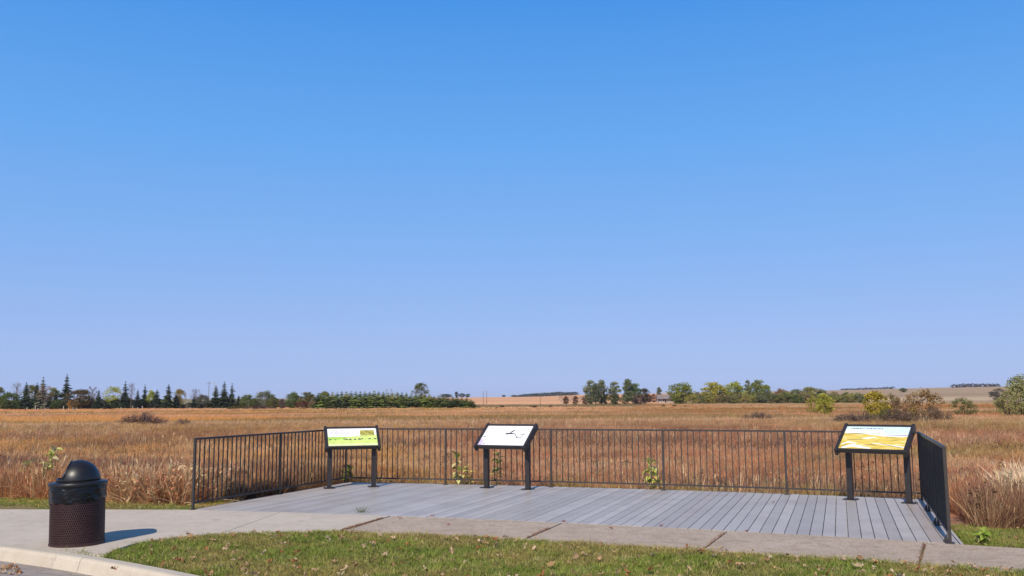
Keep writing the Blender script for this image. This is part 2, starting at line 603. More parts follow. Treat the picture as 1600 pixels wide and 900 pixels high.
# ------------------------------------------------------------------ terrain sheet
def build_terrain():
    az = np.concatenate([np.radians(np.arange(-44, 44.01, 0.28)), np.radians(np.arange(48, 316, 5.0))])
    rad = np.concatenate([np.arange(0.6, 6, 0.6), np.arange(6, 21, 0.16), np.geomspace(21, 9000, 110)])
    A, Rr = np.meshgrid(az, rad)
    X = Rr * np.sin(A); Y = Rr * np.cos(A)
    Z = terrain(X, Y) - 0.012
    nr, na = X.shape
    verts = np.stack([X, Y, Z], -1).reshape(-1, 3)
    idx = np.arange(nr * na).reshape(nr, na)
    nxt = np.roll(idx, -1, 1)
    q = np.stack([idx[:-1], nxt[:-1], nxt[1:], idx[1:]], -1).reshape(-1, 4)[:, ::-1]
    me = bpy.data.meshes.new('ground')
    nv = len(verts)
    verts = np.vstack([verts, [[0, 0, tz(0, 0) - 0.012]]])
    tri = np.stack([np.full(na, nv), nxt[0], idx[0]], -1)
    me.from_pydata(verts.tolist(), [], q.tolist() + tri.tolist())
    col = land_colour(verts[:, 0], verts[:, 1])
    at = me.attributes.new('land', 'FLOAT_COLOR', 'POINT')
    at.data.foreach_set('color', np.concatenate([col, np.ones((len(col), 1))], 1).astype(np.float32).ravel())
    me.materials.append(ground_mat())
    me.polygons.foreach_set('use_smooth', [True] * len(me.polygons))
    o = bpy.data.objects.new('ground', me)
    link(o)
    tag(o, 'gently falling prairie land running out to low fields and hills', None, kind='structure')
    return o


build_terrain()


# ------------------------------------------------------------------ road, kerb, paving
def offset_line(pts, d):
    out = []
    n = len(pts)
    for i in range(n):
        a = pts[max(i - 1, 0)]; b = pts[min(i + 1, n - 1)]
        v = (b - a) / np.hypot(*(b - a))
        out.append(pts[i] + np.array([v[1], -v[0]]) * d)      # to the road side
    return np.array(out)


def build_kerb():
    root = empty('kerb', (0, 0, 0)); tag(root, 'pale concrete kerb curving between the road and the lawn', None, kind='structure')
    # dense line, cut into cast sections
    seg = []
    for k in range(len(CURB) - 1):
        L = np.hypot(*(CURB[k + 1] - CURB[k])); n = max(2, int(L / 0.25))
        for i in range(n): seg.append(CURB[k] + (CURB[k + 1] - CURB[k]) * i / n)
    seg.append(CURB[-1]); seg = np.array(seg)
    for _ in range(6):
        seg[1:-1] = (seg[:-2] + 2 * seg[1:-1] + seg[2:]) / 4
    prof = [(0.0, -0.4), (0.0, 0.012), (0.02, 0.024), (0.13, 0.026), (0.155, 0.018), (0.175, -0.01), (0.205, -0.118), (0.215, -0.4)]
    lines = [offset_line(seg, d) for d, z in prof]
    dl = np.concatenate([[0], np.cumsum(np.hypot(*np.diff(seg, axis=0).T))])
    # a joint falls beside the corner of the lawn
    kj = int(np.argmin(np.hypot(seg[:, 0] + 4.40, seg[:, 1] - 9.72)))
    joints = sorted(j for j in ([kj] + [int(np.argmin(abs(dl - (dl[kj] + m * 3.05)))) for m in range(-8, 12) if m]) if 0 < j < len(seg) - 1)
    joints = [0] + sorted(set(joints)) + [len(seg) - 1]
    for a, b in zip(joints[:-1], joints[1:]):
        if b - a < 2: continue
        mb = MB()
        ks = list(range(a, b + 1))
        base = 0
        for k in ks:
            e = 0.004 if k == a else (-0.004 if k == b else 0.0)
            tv = seg[min(k + 1, len(seg) - 1)] - seg[max(k - 1, 0)]; tv = tv / np.hypot(*tv) * e
            for (d, z), ln in zip(prof, lines):
                mb.v.append((ln[k][0] + tv[0], ln[k][1] + tv[1], z))
        P = len(prof)
        for i in range(len(ks) - 1):
            for j in range(P - 1):
                mb.f.append([i * P + j, i * P + j + 1, (i + 1) * P + j + 1, (i + 1) * P + j][::-1])
        mb.f.append(list(range(P))); mb.f.append([(len(ks) - 1) * P + j for j in range(P)][::-1])
        mb.build('kerb_section', M_KERB, root)
    # road: everything on the other side
    ln = lines[6]
    poly = [(p[0], p[1], -0.115) for p in ln] + [(30, -30, -0.115), (-60, -30, -0.115), (-60, 20, -0.115)]
    mb = MB(); mb.face(poly[::-1])
    o = mb.build('road', M_ROAD); tag(o, 'worn grey asphalt road beside the kerb', None, kind='structure')


build_kerb()


def dense(poly, step=0.5):
    out = []
    for i in range(len(poly)):
        a = np.array(poly[i]); b = np.array(poly[(i + 1) % len(poly)])
        n = max(1, int(np.hypot(*(b - a)) / step))
        for k in range(n): out.append(tuple(a + (b - a) * k / n))
    return out


walk = empty('sidewalk', (0, 0, 0)); tag(walk, 'concrete sidewalk of cast slabs along the front of the deck', None, kind='structure')
JT = [PAD_T, 5.75, 7.90, 10.10, 12.45, 14.8, 17.2, 19.6, 22.0]
# the wide pale pad by the kerb, cast in two pours with a tooled seam between them
SA = tuple(F2(1.50, -0.006)); SB = (-3.60, 11.40)
i_sa = None
pad_right = [SA] + [tuple(F2(t, -0.006)) for t in (2.0, 2.6, PAD_T - 0.008)] + [tuple(FJ(PAD_T - 0.008, -1.45)), (-2.72, 11.50), (-3.23, 11.48), SB]
pad_left = [(-26, 21.9), (-16, 16.6), (-12, 14.7), (-9.5, 14.15), (-7.84, 13.98), (-4.95, 13.80)] + [tuple(F2(t, -0.006)) for t in (0.05, 0.8, 1.49)] + \
           [(SB[0] - 0.012, SB[1] + 0.01), (-3.74, 11.33), (-4.16, 11.02), (-4.38, 10.6), (-4.42, 10.2), (-4.36, 9.80),
            (-4.9, 10.075), (-5.93, 10.645), (-7.4, 11.435), (-9, 12.265), (-16, 15.92), (-26, 20.52)]
for poly in (pad_left, pad_right):
    mb = MB(); mb.prism(poly[::-1], -0.12, 0.014); mb.build('slab', M_PAD, walk)
for a, b in zip(JT[:-1], JT[1:]):
    tt = np.linspace(a + 0.012, b - 0.012, 7)
    poly = [tuple(F2(t, -0.006)) for t in tt] + [tuple(FJ(t, -1.47)) for t in tt[::-1]]
    mb = MB(); mb.prism(poly[::-1], -0.12, 0.010 + rnd.uniform(-0.003, 0.004)); mb.build('slab', M_WALK, walk)

# dirt and dead grass lodged in the joints
M_DEBRIS = simple('joint_dirt', (0.19, 0.10, 0.055), 0.95, var=0.5, scale=30)
for k, (jt, s0, s1, wd, n) in enumerate([(PAD_T, -0.3, -1.45, 0.055, 380), (5.75, -0.55, -1.4, 0.035, 120), (7.90, -0.2, -1.4, 0.020, 70), (10.10, -0.1, -1.45, 0.022, 90), (12.45, -0.1, -1.4, 0.025, 120)]):
    mb = MB()
    for i in range(n):
        u = rnd.random(); s = s0 + (s1 - s0) * u
        w = wd * (0.25 + 0.75 * math.sin(math.pi * min(1, 0.15 + u))) if k != 0 else wd * (0.3 + 0.7 * u)
        p = FJ(jt + rnd.gauss(0, w * 0.45), s)
        a = rnd.uniform(0, 3.14); L = rnd.uniform(0.008, 0.035); q = rnd.uniform(0.002, 0.006)
        mb.bar((p[0], p[1], 0.014 + rnd.uniform(0, 0.008)), (p[0] + L * math.cos(a), p[1] + L * math.sin(a), 0.016 + rnd.uniform(0, 0.016)), q, q * 0.6)
    pts = []
    m = 24
    for i in range(m + 1):
        u = i / m; s = s0 + (s1 - s0) * u
        w = wd * (0.2 + 0.5 * u) * (0.3 + rnd.random() * 0.8) * (0.6 if k else 0.9)
        pts.append((FJ(jt - w, s), FJ(jt + w, s)))
    for i in range(m if k == 0 else 0):
        a, b = pts[i]; c, d = pts[i + 1]
        mb.face([(a[0], a[1], 0.0155), (b[0], b[1], 0.0155), (d[0], d[1], 0.0155), (c[0], c[1], 0.0155)])
    o = mb.build('joint_debris', M_DEBRIS, walk); o['kind'] = 'stuff'

# ------------------------------------------------------------------ deck
deck = empty('deck', (F2(DL / 2, 0)[0], F2(DL / 2, 0)[1], 0)); tag(deck, 'grey plank viewing deck with dark railing on three sides', 'deck')
DOFF = Vector((-deck.location.x, -deck.location.y, 0))
NB = 72
PITCH = DL / NB
bw = PITCH - 0.0075
mb = MB()
c = 0.003
y0, y1 = 0.004, DW + 0.07
prof = [(-bw / 2, -0.027), (bw / 2, -0.027), (bw / 2, -c), (bw / 2 - c, 0), (-bw / 2 + c, 0), (-bw / 2, -c)]
for yy in (y0, y1): mb.v += [(p[0], yy, p[1]) for p in prof]
P = len(prof)
for j in range(P):
    k = (j + 1) % P
    mb.f.append([j, k, P + k, P + j][::-1])
mb.f.append(list(range(P))); mb.f.append([P + j for j in range(P)][::-1])
board_mesh = mb.mesh('board', M_BOARD)
for i in range(NB):
    t = (i + 0.5) * PITCH
    p = F2(t, 0)
    o = obj_from('board', board_mesh, deck, Vector((p[0], p[1], 0.012 + rnd.uniform(-0.0015, 0.0015))) + DOFF, (0, rnd.uniform(-0.004, 0.004), ANG))
for s in (0.25, 1.4, 2.5, 3.6, 4.4):
    mb = MB()
    for a in np.arange(0, DL - 0.1, DL / 8):
        p = F2(a, s); q = F2(a + DL / 8, s)
        mb.bar((p[0], p[1], -0.105), (q[0], q[1], -0.105), 0.045, 0.17)
    o = mb.build('joist', M_JOIST, deck); o.location = DOFF
for t in (-0.024, DL + 0.024):
    p = F2(t, 0.02); q = F2(t, DW + 0.06)
    mb = MB(); mb.bar((p[0], p[1], -0.09), (q[0], q[1], -0.09), 0.03, 0.19)
    o = mb.build('side_fascia', M_BOARD, deck); o.location = DOFF
mb = MB()
for a in np.arange(0, DL - 0.1, DL / 12):
    p = F2(a, DW + 0.09); q = F2(a + DL / 12, DW + 0.09)
    mb.bar((p[0], p[1], -0.10), (q[0], q[1], -0.10), 0.03, 0.19)
o = mb.build('back_fascia', M_BOARD, deck); o.location = DOFF

# ------------------------------------------------------------------ railings
RZ = 0.012
RAIL_H = 1.067
mb = MB(); mb.box((-0.007, -0.007, 0.112), (0.007, 0.007, RAIL_H - 0.03)); BAL = mb.mesh('baluster', M_FENCE)
mb = MB(); mb.box((-0.017, -0.017, 0.0), (0.017, 0.017, RAIL_H - 0.02)); POST = mb.mesh('post', M_FENCE)
mb = MB(); mb.box((-0.045, -0.045, 0.0), (0.045, 0.045, 0.008)); PLATE = mb.mesh('base_plate', M_FENCE)
mb = MB()
mb.face([(-0.075, -0.004, 0.012), (-0.022, -0.004, 0.012), (-0.022, -0.004, 0.11)]); mb.face([(-0.022, 0.004, 0.11), (-0.022, 0.004, 0.012), (-0.075, 0.004, 0.012)])
mb.face([(-0.075, -0.004, 0.012), (-0.022, -0.004, 0.11), (-0.022, 0.004, 0.11), (-0.075, 0.004, 0.012)])
GUSSET = mb.mesh('gusset', M_FENCE)


def railing(pts, nbal, posts, label, gusset=False):
    root = empty('railing', (pts[0][0], pts[0][1], RZ)); tag(root, label, 'railing')
    ox, oy = pts[0]
    for i, p in enumerate(pts):
        if not posts[i]: continue
        a = pts[max(i - 1, 0)]; b = pts[min(i + 1, len(pts) - 1)]
        ang = math.atan2(b[1] - a[1], b[0] - a[0])
        po = obj_from('post', POST, root, (p[0] - ox, p[1] - oy, 0), (0, 0, ang))
        obj_from('base_plate', PLATE, po, (0, 0, 0.0005))
        if gusset:
            g = obj_from('gusset', GUSSET, po, (0, 0, 0), (0, 0, math.pi / 2 + math.pi))
            g.rotation_euler = (0, 0, -math.pi / 2)
    for i in range(len(pts) - 1):
        a = np.array(pts[i]); b = np.array(pts[i + 1]); d = (b - a) / np.hypot(*(b - a)); ang = math.atan2(d[1], d[0])
        mb = MB(); p = a - [ox, oy]; q = b - [ox, oy]
        e0 = 0.020 if i == 0 else 0.0; e1 = 0.020 if i == len(pts) - 2 else -0.0005
        mb.bar((p[0] - d[0] * e0, p[1] - d[1] * e0, RAIL_H - 0.0145), (q[0] + d[0] * e1, q[1] + d[1] * e1, RAIL_H - 0.0145), 0.036, 0.029)
        mb.build('top_rail', M_FENCE, root)
        mb = MB(); mb.bar((p[0] + d[0] * 0.021, p[1] + d[1] * 0.021, 0.10), (q[0] - d[0] * 0.021, q[1] - d[1] * 0.021, 0.10), 0.026, 0.025)
        mb.build('bottom_rail', M_FENCE, root)
        for k in range(nbal):
            w = p + (q - p) * (k + 1) / (nbal + 1)
            obj_from('baluster', BAL, root, (w[0], w[1], 0), (0, 0, ang + rnd.uniform(-0.02, 0.02)))
    return root


back_pts = [tuple(F2(DL * k / 5 if 0 < k < 5 else (0.03 if k == 0 else DL - 0.03), DW - 0.02)) for k in range(6)]
railing(back_pts, 18, [1] * 6, 'long dark metal railing along the prairie edge of the deck')
lw = [tuple(F2(0.03, 0.03)), tuple(F2(0.03, DW / 2)), back_pts[0]]
railing(lw, 19, [1, 1, 0], 'dark metal side railing on the trash can side of the deck')
rw = [tuple(F2(DL - 0.095, 0.03)), tuple(F2(DL - 0.073, DW / 3)), tuple(F2(DL - 0.052, 2 * DW / 3)), back_pts[5]]
railing(rw, 13, [1, 1, 1, 0], 'dark metal side railing next to the yellow landscape sign', gusset=True)


# ------------------------------------------------------------------ wayside signs
def flat_mat(name, col, rough=0.35, var=0.05):
    return simple(name, col, rough, 0, 0.5, var, 14)


M_WHITE = flat_mat('print_white', (0.80, 0.81, 0.82))
M_LGREEN = flat_mat('print_light_green', (0.56, 0.72, 0.20), var=0.15)
M_MGREEN = flat_mat('print_green', (0.36, 0.58, 0.10), var=0.15)
M_PALEG = flat_mat('print_pale_green', (0.70, 0.78, 0.42), var=0.08)
M_INK = flat_mat('print_dark_ink', (0.07, 0.065, 0.08))
M_GREY = flat_mat('print_grey_ink', (0.33, 0.35, 0.40))
M_LILAC = flat_mat('print_lilac', (0.56, 0.50, 0.68))
M_SKYB = flat_mat('print_sky', (0.58, 0.76, 0.82), var=0.1)


def picture_mat(name, stops, scale, stretch):
    m, nt, out = new_mat(name)
    mp = N(nt, 'ShaderNodeMapping'); mp.inputs['Scale'].default_value = stretch
    nt.links.new(coords(nt), mp.inputs[0])
    f = noise(nt, mp.outputs[0], scale, 5, 0.6)
    principled(nt, out, ramp(nt, f, stops), 0.35)
    return m


M_PHOTO = picture_mat('print_field_photo', [(0.3, (0.12, 0.13, 0.03)), (0.5, (0.36, 0.34, 0.07)), (0.62, (0.50, 0.45, 0.12)), (0.75, (0.62, 0.58, 0.3))], 14, (1, 3, 3))
M_LAND = picture_mat('print_prairie_painting', [(0.30, (0.42, 0.34, 0.08)), (0.45, (0.66, 0.50, 0.09)), (0.57, (0.70, 0.55, 0.16)), (0.66, (0.78, 0.70, 0.42)), (0.76, (0.62, 0.55, 0.50))], 5, (1, 4, 4))


def sign(cx, cy, az, W, zt, zb, fb, ft, label, art):
    root = empty('wayside_sign', (cx, cy, RZ), az); tag(root, label, 'sign')
    bot = Vector((0, -fb, zb)); top = Vector((0, -ft, zt))
    V = (top - bot); H = V.length; V = V.normalized(); U = Vector((1, 0, 0)); Wn = U.cross(V).normalized()

    def P(u, v, w): return bot + U * u + V * v + Wn * w

    def slab(mb, u0, u1, v0, v1, w0, w1):
        n = len(mb.v)
        for w in (w0, w1):
            for u, v in ((u0, v0), (u1, v0), (u1, v1), (u0, v1)): mb.v.append(tuple(P(u, v, w)))
        mb.f += [[n + i for i in q] for q in ((3, 2, 1, 0), (4, 5, 6, 7), (0, 1, 5, 4), (1, 2, 6, 5), (2, 3, 7, 6), (3, 0, 4, 7))]

    hw = W / 2
    for sgn in (-1, 1):
        # upright with a sloped head that meets the frame
        px = sgn * (hw - 0.075); h = 0.041

        def zat(y): return zb + (zt - zb) * (y + fb) / (fb - ft) - 0.062
        mb = MB()
        mb.v += [(px - h, -h, 0.0125), (px + h, -h, 0.0125), (px + h, h, 0.0125), (px - h, h, 0.0125),
                 (px - h, -h, zat(-h)), (px + h, -h, zat(-h)), (px + h, h, zat(h)), (px - h, h, zat(h))]
        mb.f += [list(q) for q in ((3, 2, 1, 0), (4, 5, 6, 7), (0, 1, 5, 4), (1, 2, 6, 5), (2, 3, 7, 6), (3, 0, 4, 7))]
        po = mb.build('upright', M_SIGN, root, bevel=0.003)
        mb = MB(); mb.box((px - 0.10, -0.10, 0.0), (px + 0.10, 0.10, 0.012)); mb.build('base_plate', M_SIGN, po)
        mb = MB()
        for bx in (-0.075, 0.075):
            for by in (-0.075, 0.075):
                mb.tube([(px + bx, by, 0.012), (px + bx, by, 0.024)], [0.009, 0.009], 6)
        mb.build('bolt', M_SIGN, po)
        mb = MB(); slab(mb, sgn * hw - 0.024, sgn * hw + 0.024, -0.035, H + 0.035, -0.085, 0.024)
        mb.build('side_arm', M_SIGN, root, bevel=0.004)
    mb = MB(); slab(mb, -hw + 0.0245, hw - 0.0245, -0.012, 0.022, -0.05, 0.018); mb.build('bottom_frame', M_SIGN, root, bevel=0.003)
    mb = MB(); slab(mb, -hw + 0.0245, hw - 0.0245, H - 0.022, H + 0.012, -0.05, 0.018); mb.build('top_frame', M_SIGN, root, bevel=0.003)
    mb = MB(); slab(mb, -hw + 0.0245, hw - 0.0245, 0.0225, H - 0.0225, -0.04, -0.012); mb.build('back_board', M_SIGN, root)
    mb = MB(); slab(mb, -hw + 0.026, hw - 0.026, 0.024, H - 0.024, -0.0115, 0.0)
    panel = mb.build('panel', M_WHITE, root)
    x0, x1, v0, v1 = -hw + 0.027, hw - 0.027, 0.025, H - 0.025

    def Q(a, b, k): return P(x0 + (x1 - x0) * a, v0 + (v1 - v0) * b, 0.0012 * k)

    def poly(name, pts, k, mat):
        mb = MB(); mb.face([Q(a, b, k) for a, b in pts]); return mb.build(name, mat, panel)

    def rect(name, a0, a1, b0, b1, k, mat): return poly(name, [(a0, b0), (a1, b0), (a1, b1), (a0, b1)], k, mat)

    def words(a0, a1, b, hgt, k, mat, name='text_line', gap=0.012):
        mb = MB(); a = a0
        while a < a1:
            L = rnd.uniform(0.012, 0.05)
            e = min(a + L, a1)
            s = a
            while s < e:            # letters as short strokes
                w = rnd.uniform(0.003, 0.007); hh = hgt * rnd.choice((0.6, 0.65, 0.7, 1.0))
                mb.face([Q(s, b, k), Q(min(s + w, e), b, k), Q(min(s + w, e), b + hh, k), Q(s, b + hh, k)])
                s += w + 0.0022
            a = e + gap
        return mb.build(name, mat, panel)
    art(poly, rect, words, Q, panel)
    return root


BISON = [(0, 0.0), (0.12, 0.0), (0.14, 0.28), (0.62, 0.30), (0.64, 0.0), (0.76, 0.0), (0.80, 0.35), (0.98, 0.20), (1.0, 0.5), (0.86, 0.72), (0.7, 1.0), (0.5, 0.85), (0.2, 0.78), (0.03, 0.62)]


def art_bison(poly, rect, words, Q, panel):
    rect('pale_green_field', 0, 1, 0, 0.14, 1, M_PALEG)
    rect('light_green_field', 0, 1, 0.14, 0.36, 1, M_LGREEN)
    rect('green_field', 0, 1, 0.36, 0.53, 1, M_MGREEN)
    poly('green_slope', [(0.25, 0.36), (1, 0.36), (1, 0.6), (0.7, 0.575), (0.45, 0.535)], 2, M_LGREEN)
    rect('photo_inset', 0.665, 0.955, 0.585, 0.89, 3, M_PHOTO)
    mbk = [(0.02, 0.33, 0.055, 0.08), (0.145, 0.33, 0.02, 0.08), (0.315, 0.36, 0.035, 0.08), (0.355, 0.325, 0.05, 0.10), (0.425, 0.325, 0.055, 0.10), (0.52, 0.325, 0.055, 0.10), (0.61, 0.325, 0.06, 0.11), (0.675, 0.36, 0.04, 0.08), (0.82, 0.345, 0.055, 0.09), (0.93, 0.345, 0.06, 0.085)]
    for a, b, w, h in mbk:
        poly('bison_silhouette', [(a + w * p, b + h * q) for p, q in BISON], 4, M_INK)
    words(0.06, 0.36, 0.86, 0.05, 2, M_GREY)
    for b in (0.80, 0.75, 0.70): words(0.06, 0.44, b, 0.03, 2, M_GREY)
    words(0.42, 0.62, 0.665, 0.03, 2, M_GREY)
    words(0.06, 0.9, 0.06, 0.025, 3, M_MGREEN)


def strip_pts(pts, w):
    """outline of a brush stroke through pts"""
    L, R_ = [], []
    for i, p in enumerate(pts):
        a = pts[max(i - 1, 0)]; b = pts[min(i + 1, len(pts) - 1)]
        dx, dy = b[0] - a[0], (b[1] - a[1]) * 0.6; n = math.hypot(dx, dy) or 1
        L.append((p[0] - dy / n * w[i], p[1] + dx / n * w[i] * 1.6)); R_.append((p[0] + dy / n * w[i], p[1] - dx / n * w[i] * 1.6))
    return L + R_[::-1]


def art_stroke(poly, rect, words, Q, panel):
    words(0.06, 0.26, 0.89, 0.035, 1, M_GREY); words(0.27, 0.41, 0.89, 0.035, 1, M_GREY)
    for b in (0.80, 0.75, 0.70, 0.65): words(0.06, 0.40, b, 0.012, 1, M_GREY, gap=0.03)
    def stroke(pts, w, m=M_INK): poly('ink_drawing', strip_pts(pts, w), 2, m)
    stroke([(0.475, 0.60), (0.56, 0.615), (0.63, 0.605)], [0.024, 0.022, 0.014])
    stroke([(0.60, 0.60), (0.66, 0.60), (0.70, 0.59)], [0.014, 0.012, 0.008])
    stroke([(0.565, 0.63), (0.60, 0.72), (0.635, 0.80)], [0.008, 0.02, 0.008])
    stroke([(0.63, 0.80), (0.655, 0.88)], [0.008, 0.003], M_GREY)
    stroke([(0.69, 0.59), (0.725, 0.50), (0.755, 0.42)], [0.006, 0.007, 0.013])
    stroke([(0.755, 0.42), (0.80, 0.40), (0.85, 0.44), (0.87, 0.52)], [0.012, 0.007, 0.008, 0.004])
    stroke([(0.73, 0.55), (0.80, 0.55), (0.86, 0.57), (0.92, 0.55)], [0.003, 0.004, 0.011, 0.003])
    stroke([(0.01, 0.40), (0.055, 0.44), (0.11, 0.50)], [0.004, 0.011, 0.003])
    poly('lilac_corner', [(0.0, 0.0), (0.075, 0.0), (0.09, 0.16), (0.075, 0.30), (0.03, 0.36), (0.0, 0.30)], 1, M_LILAC)
    poly('ink_spot', [(0.112, 0.07), (0.13, 0.07), (0.137, 0.105), (0.122, 0.135), (0.108, 0.11)], 2, M_INK)
    for a, b in ((0.27, 0.19), (0.35, 0.23), (0.43, 0.22), (0.20, 0.35), (0.33, 0.37), (0.68, 0.43), (0.83, 0.24), (0.86, 0.16), (0.94, 0.14), (0.93, 0.27), (0.73, 0.22)):
        poly('ink_spot', [(a, b), (a + 0.018, b - 0.006), (a + 0.022, b + 0.025), (a + 0.006, b + 0.032)], 2, M_GREY)
    for b in (0.05, 0.10): words(0.2, 0.6, b, 0.012, 1, M_GREY, gap=0.03)
    words(0.82, 0.93, 0.19, 0.02, 1, M_GREY)


def art_land(poly, rect, words, Q, panel):
    rect('painted_sky', 0, 1, 0.70, 1.0, 1, M_SKYB)
    rect('painted_haze', 0, 0.62, 0.64, 0.86, 2, M_WHITE)
    poly('painted_prairie', [(0, 0), (1, 0), (1, 0.57), (0.8, 0.57), (0.55, 0.60), (0.25, 0.68), (0, 0.69)], 3, M_LAND)
    poly('painted_ridge', [(0.0, 0.68), (0.2, 0.70), (0.42, 0.655), (0.2, 0.672)], 4, M_BARK)
    poly('painted_ridge', [(0.58, 0.60), (0.8, 0.625), (1, 0.645), (1, 0.61), (0.8, 0.605)], 4, M_GREY)
    for pts, w in (([(0.30, 0.47), (0.42, 0.49), (0.52, 0.53)], [0.006, 0.022, 0.006]), ([(0.05, 0.05), (0.2, 0.16), (0.33, 0.10), (0.5, 0.04)], [0.02, 0.035, 0.03, 0.01]),
                   ([(0.5, 0.27), (0.75, 0.20), (1.0, 0.12)], [0.008, 0.012, 0.01]), ([(0.02, 0.2), (0.12, 0.30), (0.25, 0.25)], [0.01, 0.02, 0.008]), ([(0.6, 0.57), (0.75, 0.58), (0.95, 0.56)], [0.006, 0.012, 0.01])):
        poly('painted_river', strip_pts(pts, w), 4, M_WHITE)
    for pts, w in (([(0.08, 0.40), (0.2, 0.415), (0.33, 0.42)], [0.003, 0.006, 0.003]), ([(0.38, 0.215), (0.5, 0.20), (0.57, 0.165)], [0.003, 0.007, 0.003]), ([(0.62, 0.26), (0.8, 0.17), (0.97, 0.09)], [0.003, 0.005, 0.003]),
                   ([(0.0, 0.07), (0.06, 0.12), (0.1, 0.2)], [0.004, 0.006, 0.003])):
        poly('painted_shadow', strip_pts(pts, w), 5, M_BARK)
    words(0.075, 0.58, 0.885, 0.055, 3, M_INK)
    words(0.075, 0.30, 0.81, 0.02, 3, M_GREY); words(0.4, 0.66, 0.80, 0.02, 3, M_GREY)


sign(-3.02, 17.05, math.radians(17), 0.97, 1.10, 0.755, 0.20, -0.17, 'sign with bison silhouettes on a green and white panel', art_bison)
sign(-0.111, 16.66, math.radians(-26.3), 0.99, 1.138, 0.771, 0.297, -0.196, 'mostly white sign with black ink drawing and lilac corner', art_stroke)
sign(5.72, 14.30, math.radians(-38), 1.03, 1.160, 0.800, 0.36, -0.19, 'sign with painted yellow prairie under a pale blue sky', art_land)

# ------------------------------------------------------------------ trash can
CX, CY = -5.04, 10.62
can = empty('trash_can', (CX, CY, 0.008)); tag(can, 'brown mesh trash can with black liner and black domed lid', 'trash can')
can.rotation_euler = (0.0, math.radians(-1.6), 0)
R0c = 0.292
mb = MB()
NC, NR = 92, 24
zb_, zt_ = 0.022, 0.66
for j in range(NR):
    for i in range(NC):
        for sg in (-1, 1):
            a0 = 2 * math.pi * (i + 0.5 * (j % 2)) / NC; a1 = a0 + sg * math.pi / NC
            z0 = zb_ + (zt_ - zb_) * j / NR; z1 = zb_ + (zt_ - zb_) * (j + 1) / NR
            w = 0.0042
            p0 = (R0c * math.cos(a0), R0c * math.sin(a0)); p1 = (R0c * math.cos(a1), R0c * math.sin(a1))
            ri = (R0c - 0.006) / R0c
            da = w / R0c
            q = []
            for a, z in ((a0, z0), (a1, z1)):
                q.append(((R0c) * math.cos(a - da), (R0c) * math.sin(a - da), z)); q.append((R0c * math.cos(a + da), R0c * math.sin(a + da), z + 0.004)); q.append((R0c * ri * math.cos(a), R0c * ri * math.sin(a), z - 0.004))
            n = len(mb.v); mb.v += q
            mb.f += [[n, n + 1, n + 4, n + 3], [n + 1, n + 2, n + 5, n + 4], [n + 2, n, n + 3, n + 5]]
o = mb.build('mesh_wall', M_CAN, can)
mb = MB(); mb.lathe([(R0c - 0.02, 0.0), (R0c + 0.006, 0.0), (R0c + 0.006, 0.03), (R0c - 0.02, 0.03), (R0c - 0.02, 0.0)], 64); mb.build('base_ring', M_CAN, can)
mb = MB(); mb.lathe([(0.0, 0.012), (R0c - 0.021, 0.012), (R0c - 0.021, 0.02), (0, 0.02)], 48); mb.build('base', M_CAN, can)
mb = MB(); mb.lathe([(0.24, 0.035), (0.268, 0.05), (0.272, 0.3), (0.274, 0.66)], 64, lambda a, k: (0.004 * math.sin(9 * a + k), 0)); mb.build('inner_liner', M_BAG, can, smooth=True)
mb = MB()
_w = [rnd.uniform(0, 6) for _ in range(8)]


def cuff(a, k):
    f = (6 - k) / 6.0
    d = 0.004 * math.sin(13 * a + _w[0] + k) + 0.003 * math.sin(29 * a + _w[1] + 2 * k) + 0.005 * f * math.sin(5 * a + _w[2])
    dz = 0.0
    if k <= 1:
        dz = 0.012 * math.sin(3 * a + _w[3]) + 0.006 * math.sin(11 * a + _w[4]) + 0.022 * math.cos(a)
    return max(d, -0.003) + 0.003, dz


mb.lathe([(R0c + 0.004, 0.488), (R0c + 0.007, 0.498), (R0c + 0.008, 0.54), (R0c + 0.006, 0.585), (R0c + 0.008, 0.63), (R0c + 0.006, 0.67), (R0c + 0.004, 0.692)], 128, cuff)
mb.build('liner_cuff', M_BAG, can, smooth=True)
mb = MB(); mb.lathe([(R0c + 0.004, 0.672), (R0c + 0.020, 0.672), (R0c + 0.024, 0.678), (R0c + 0.024, 0.702), (R0c + 0.018, 0.710), (R0c - 0.03, 0.716), (0.245, 0.722), (0.20, 0.722)], 72)
lid = mb.build('lid', M_LID, can, smooth=True)
md = lid.modifiers.new('split', 'EDGE_SPLIT'); md.split_angle = math.radians(50)
# dome hood with an opening to one side and a flap set inside it
RD = 0.236
mdir = Vector((-0.86, -0.34, 0.38)).normalized()
mb = MB(); nu, nv_ = 72, 20
for k in range(nv_ + 1):
    el = math.pi / 2 * k / nv_
    for i in range(nu):
        a = 2 * math.pi * i / nu
        mb.v.append((RD * math.cos(el) * math.cos(a), RD * math.cos(el) * math.sin(a), 0.722 + RD * math.sin(el)))
CUT = math.cos(math.radians(49))
for k in range(nv_):
    for i in range(nu):
        j = (i + 1) % nu
        f = [k * nu + i, k * nu + j, (k + 1) * nu + j, (k + 1) * nu + i]
        cpt = sum((Vector(mb.v[q]) for q in f), Vector()) / 4 - Vector((0, 0, 0.722))
        if cpt.normalized().dot(mdir) > CUT and cpt.z > 0.03: continue
        mb.f.append(f)
hood = mb.build('dome_hood', M_LID, can, smooth=True)
md = hood.modifiers.new('thick', 'SOLIDIFY'); md.thickness = 0.014; md.offset = -1
mb = MB()
ux = mdir.cross(Vector((0, 0, 1))).normalized(); uy = ux.cross(mdir).normalized()
ring = []
for i in range(49):
    a = 2 * math.pi * i / 48
    d = (mdir * math.cos(math.radians(49)) + (ux * math.cos(a) + uy * math.sin(a)) * math.sin(math.radians(49))).normalized() * (RD + 0.001)
    if d.z > 0.02: ring.append(d + Vector((0, 0, 0.722)))
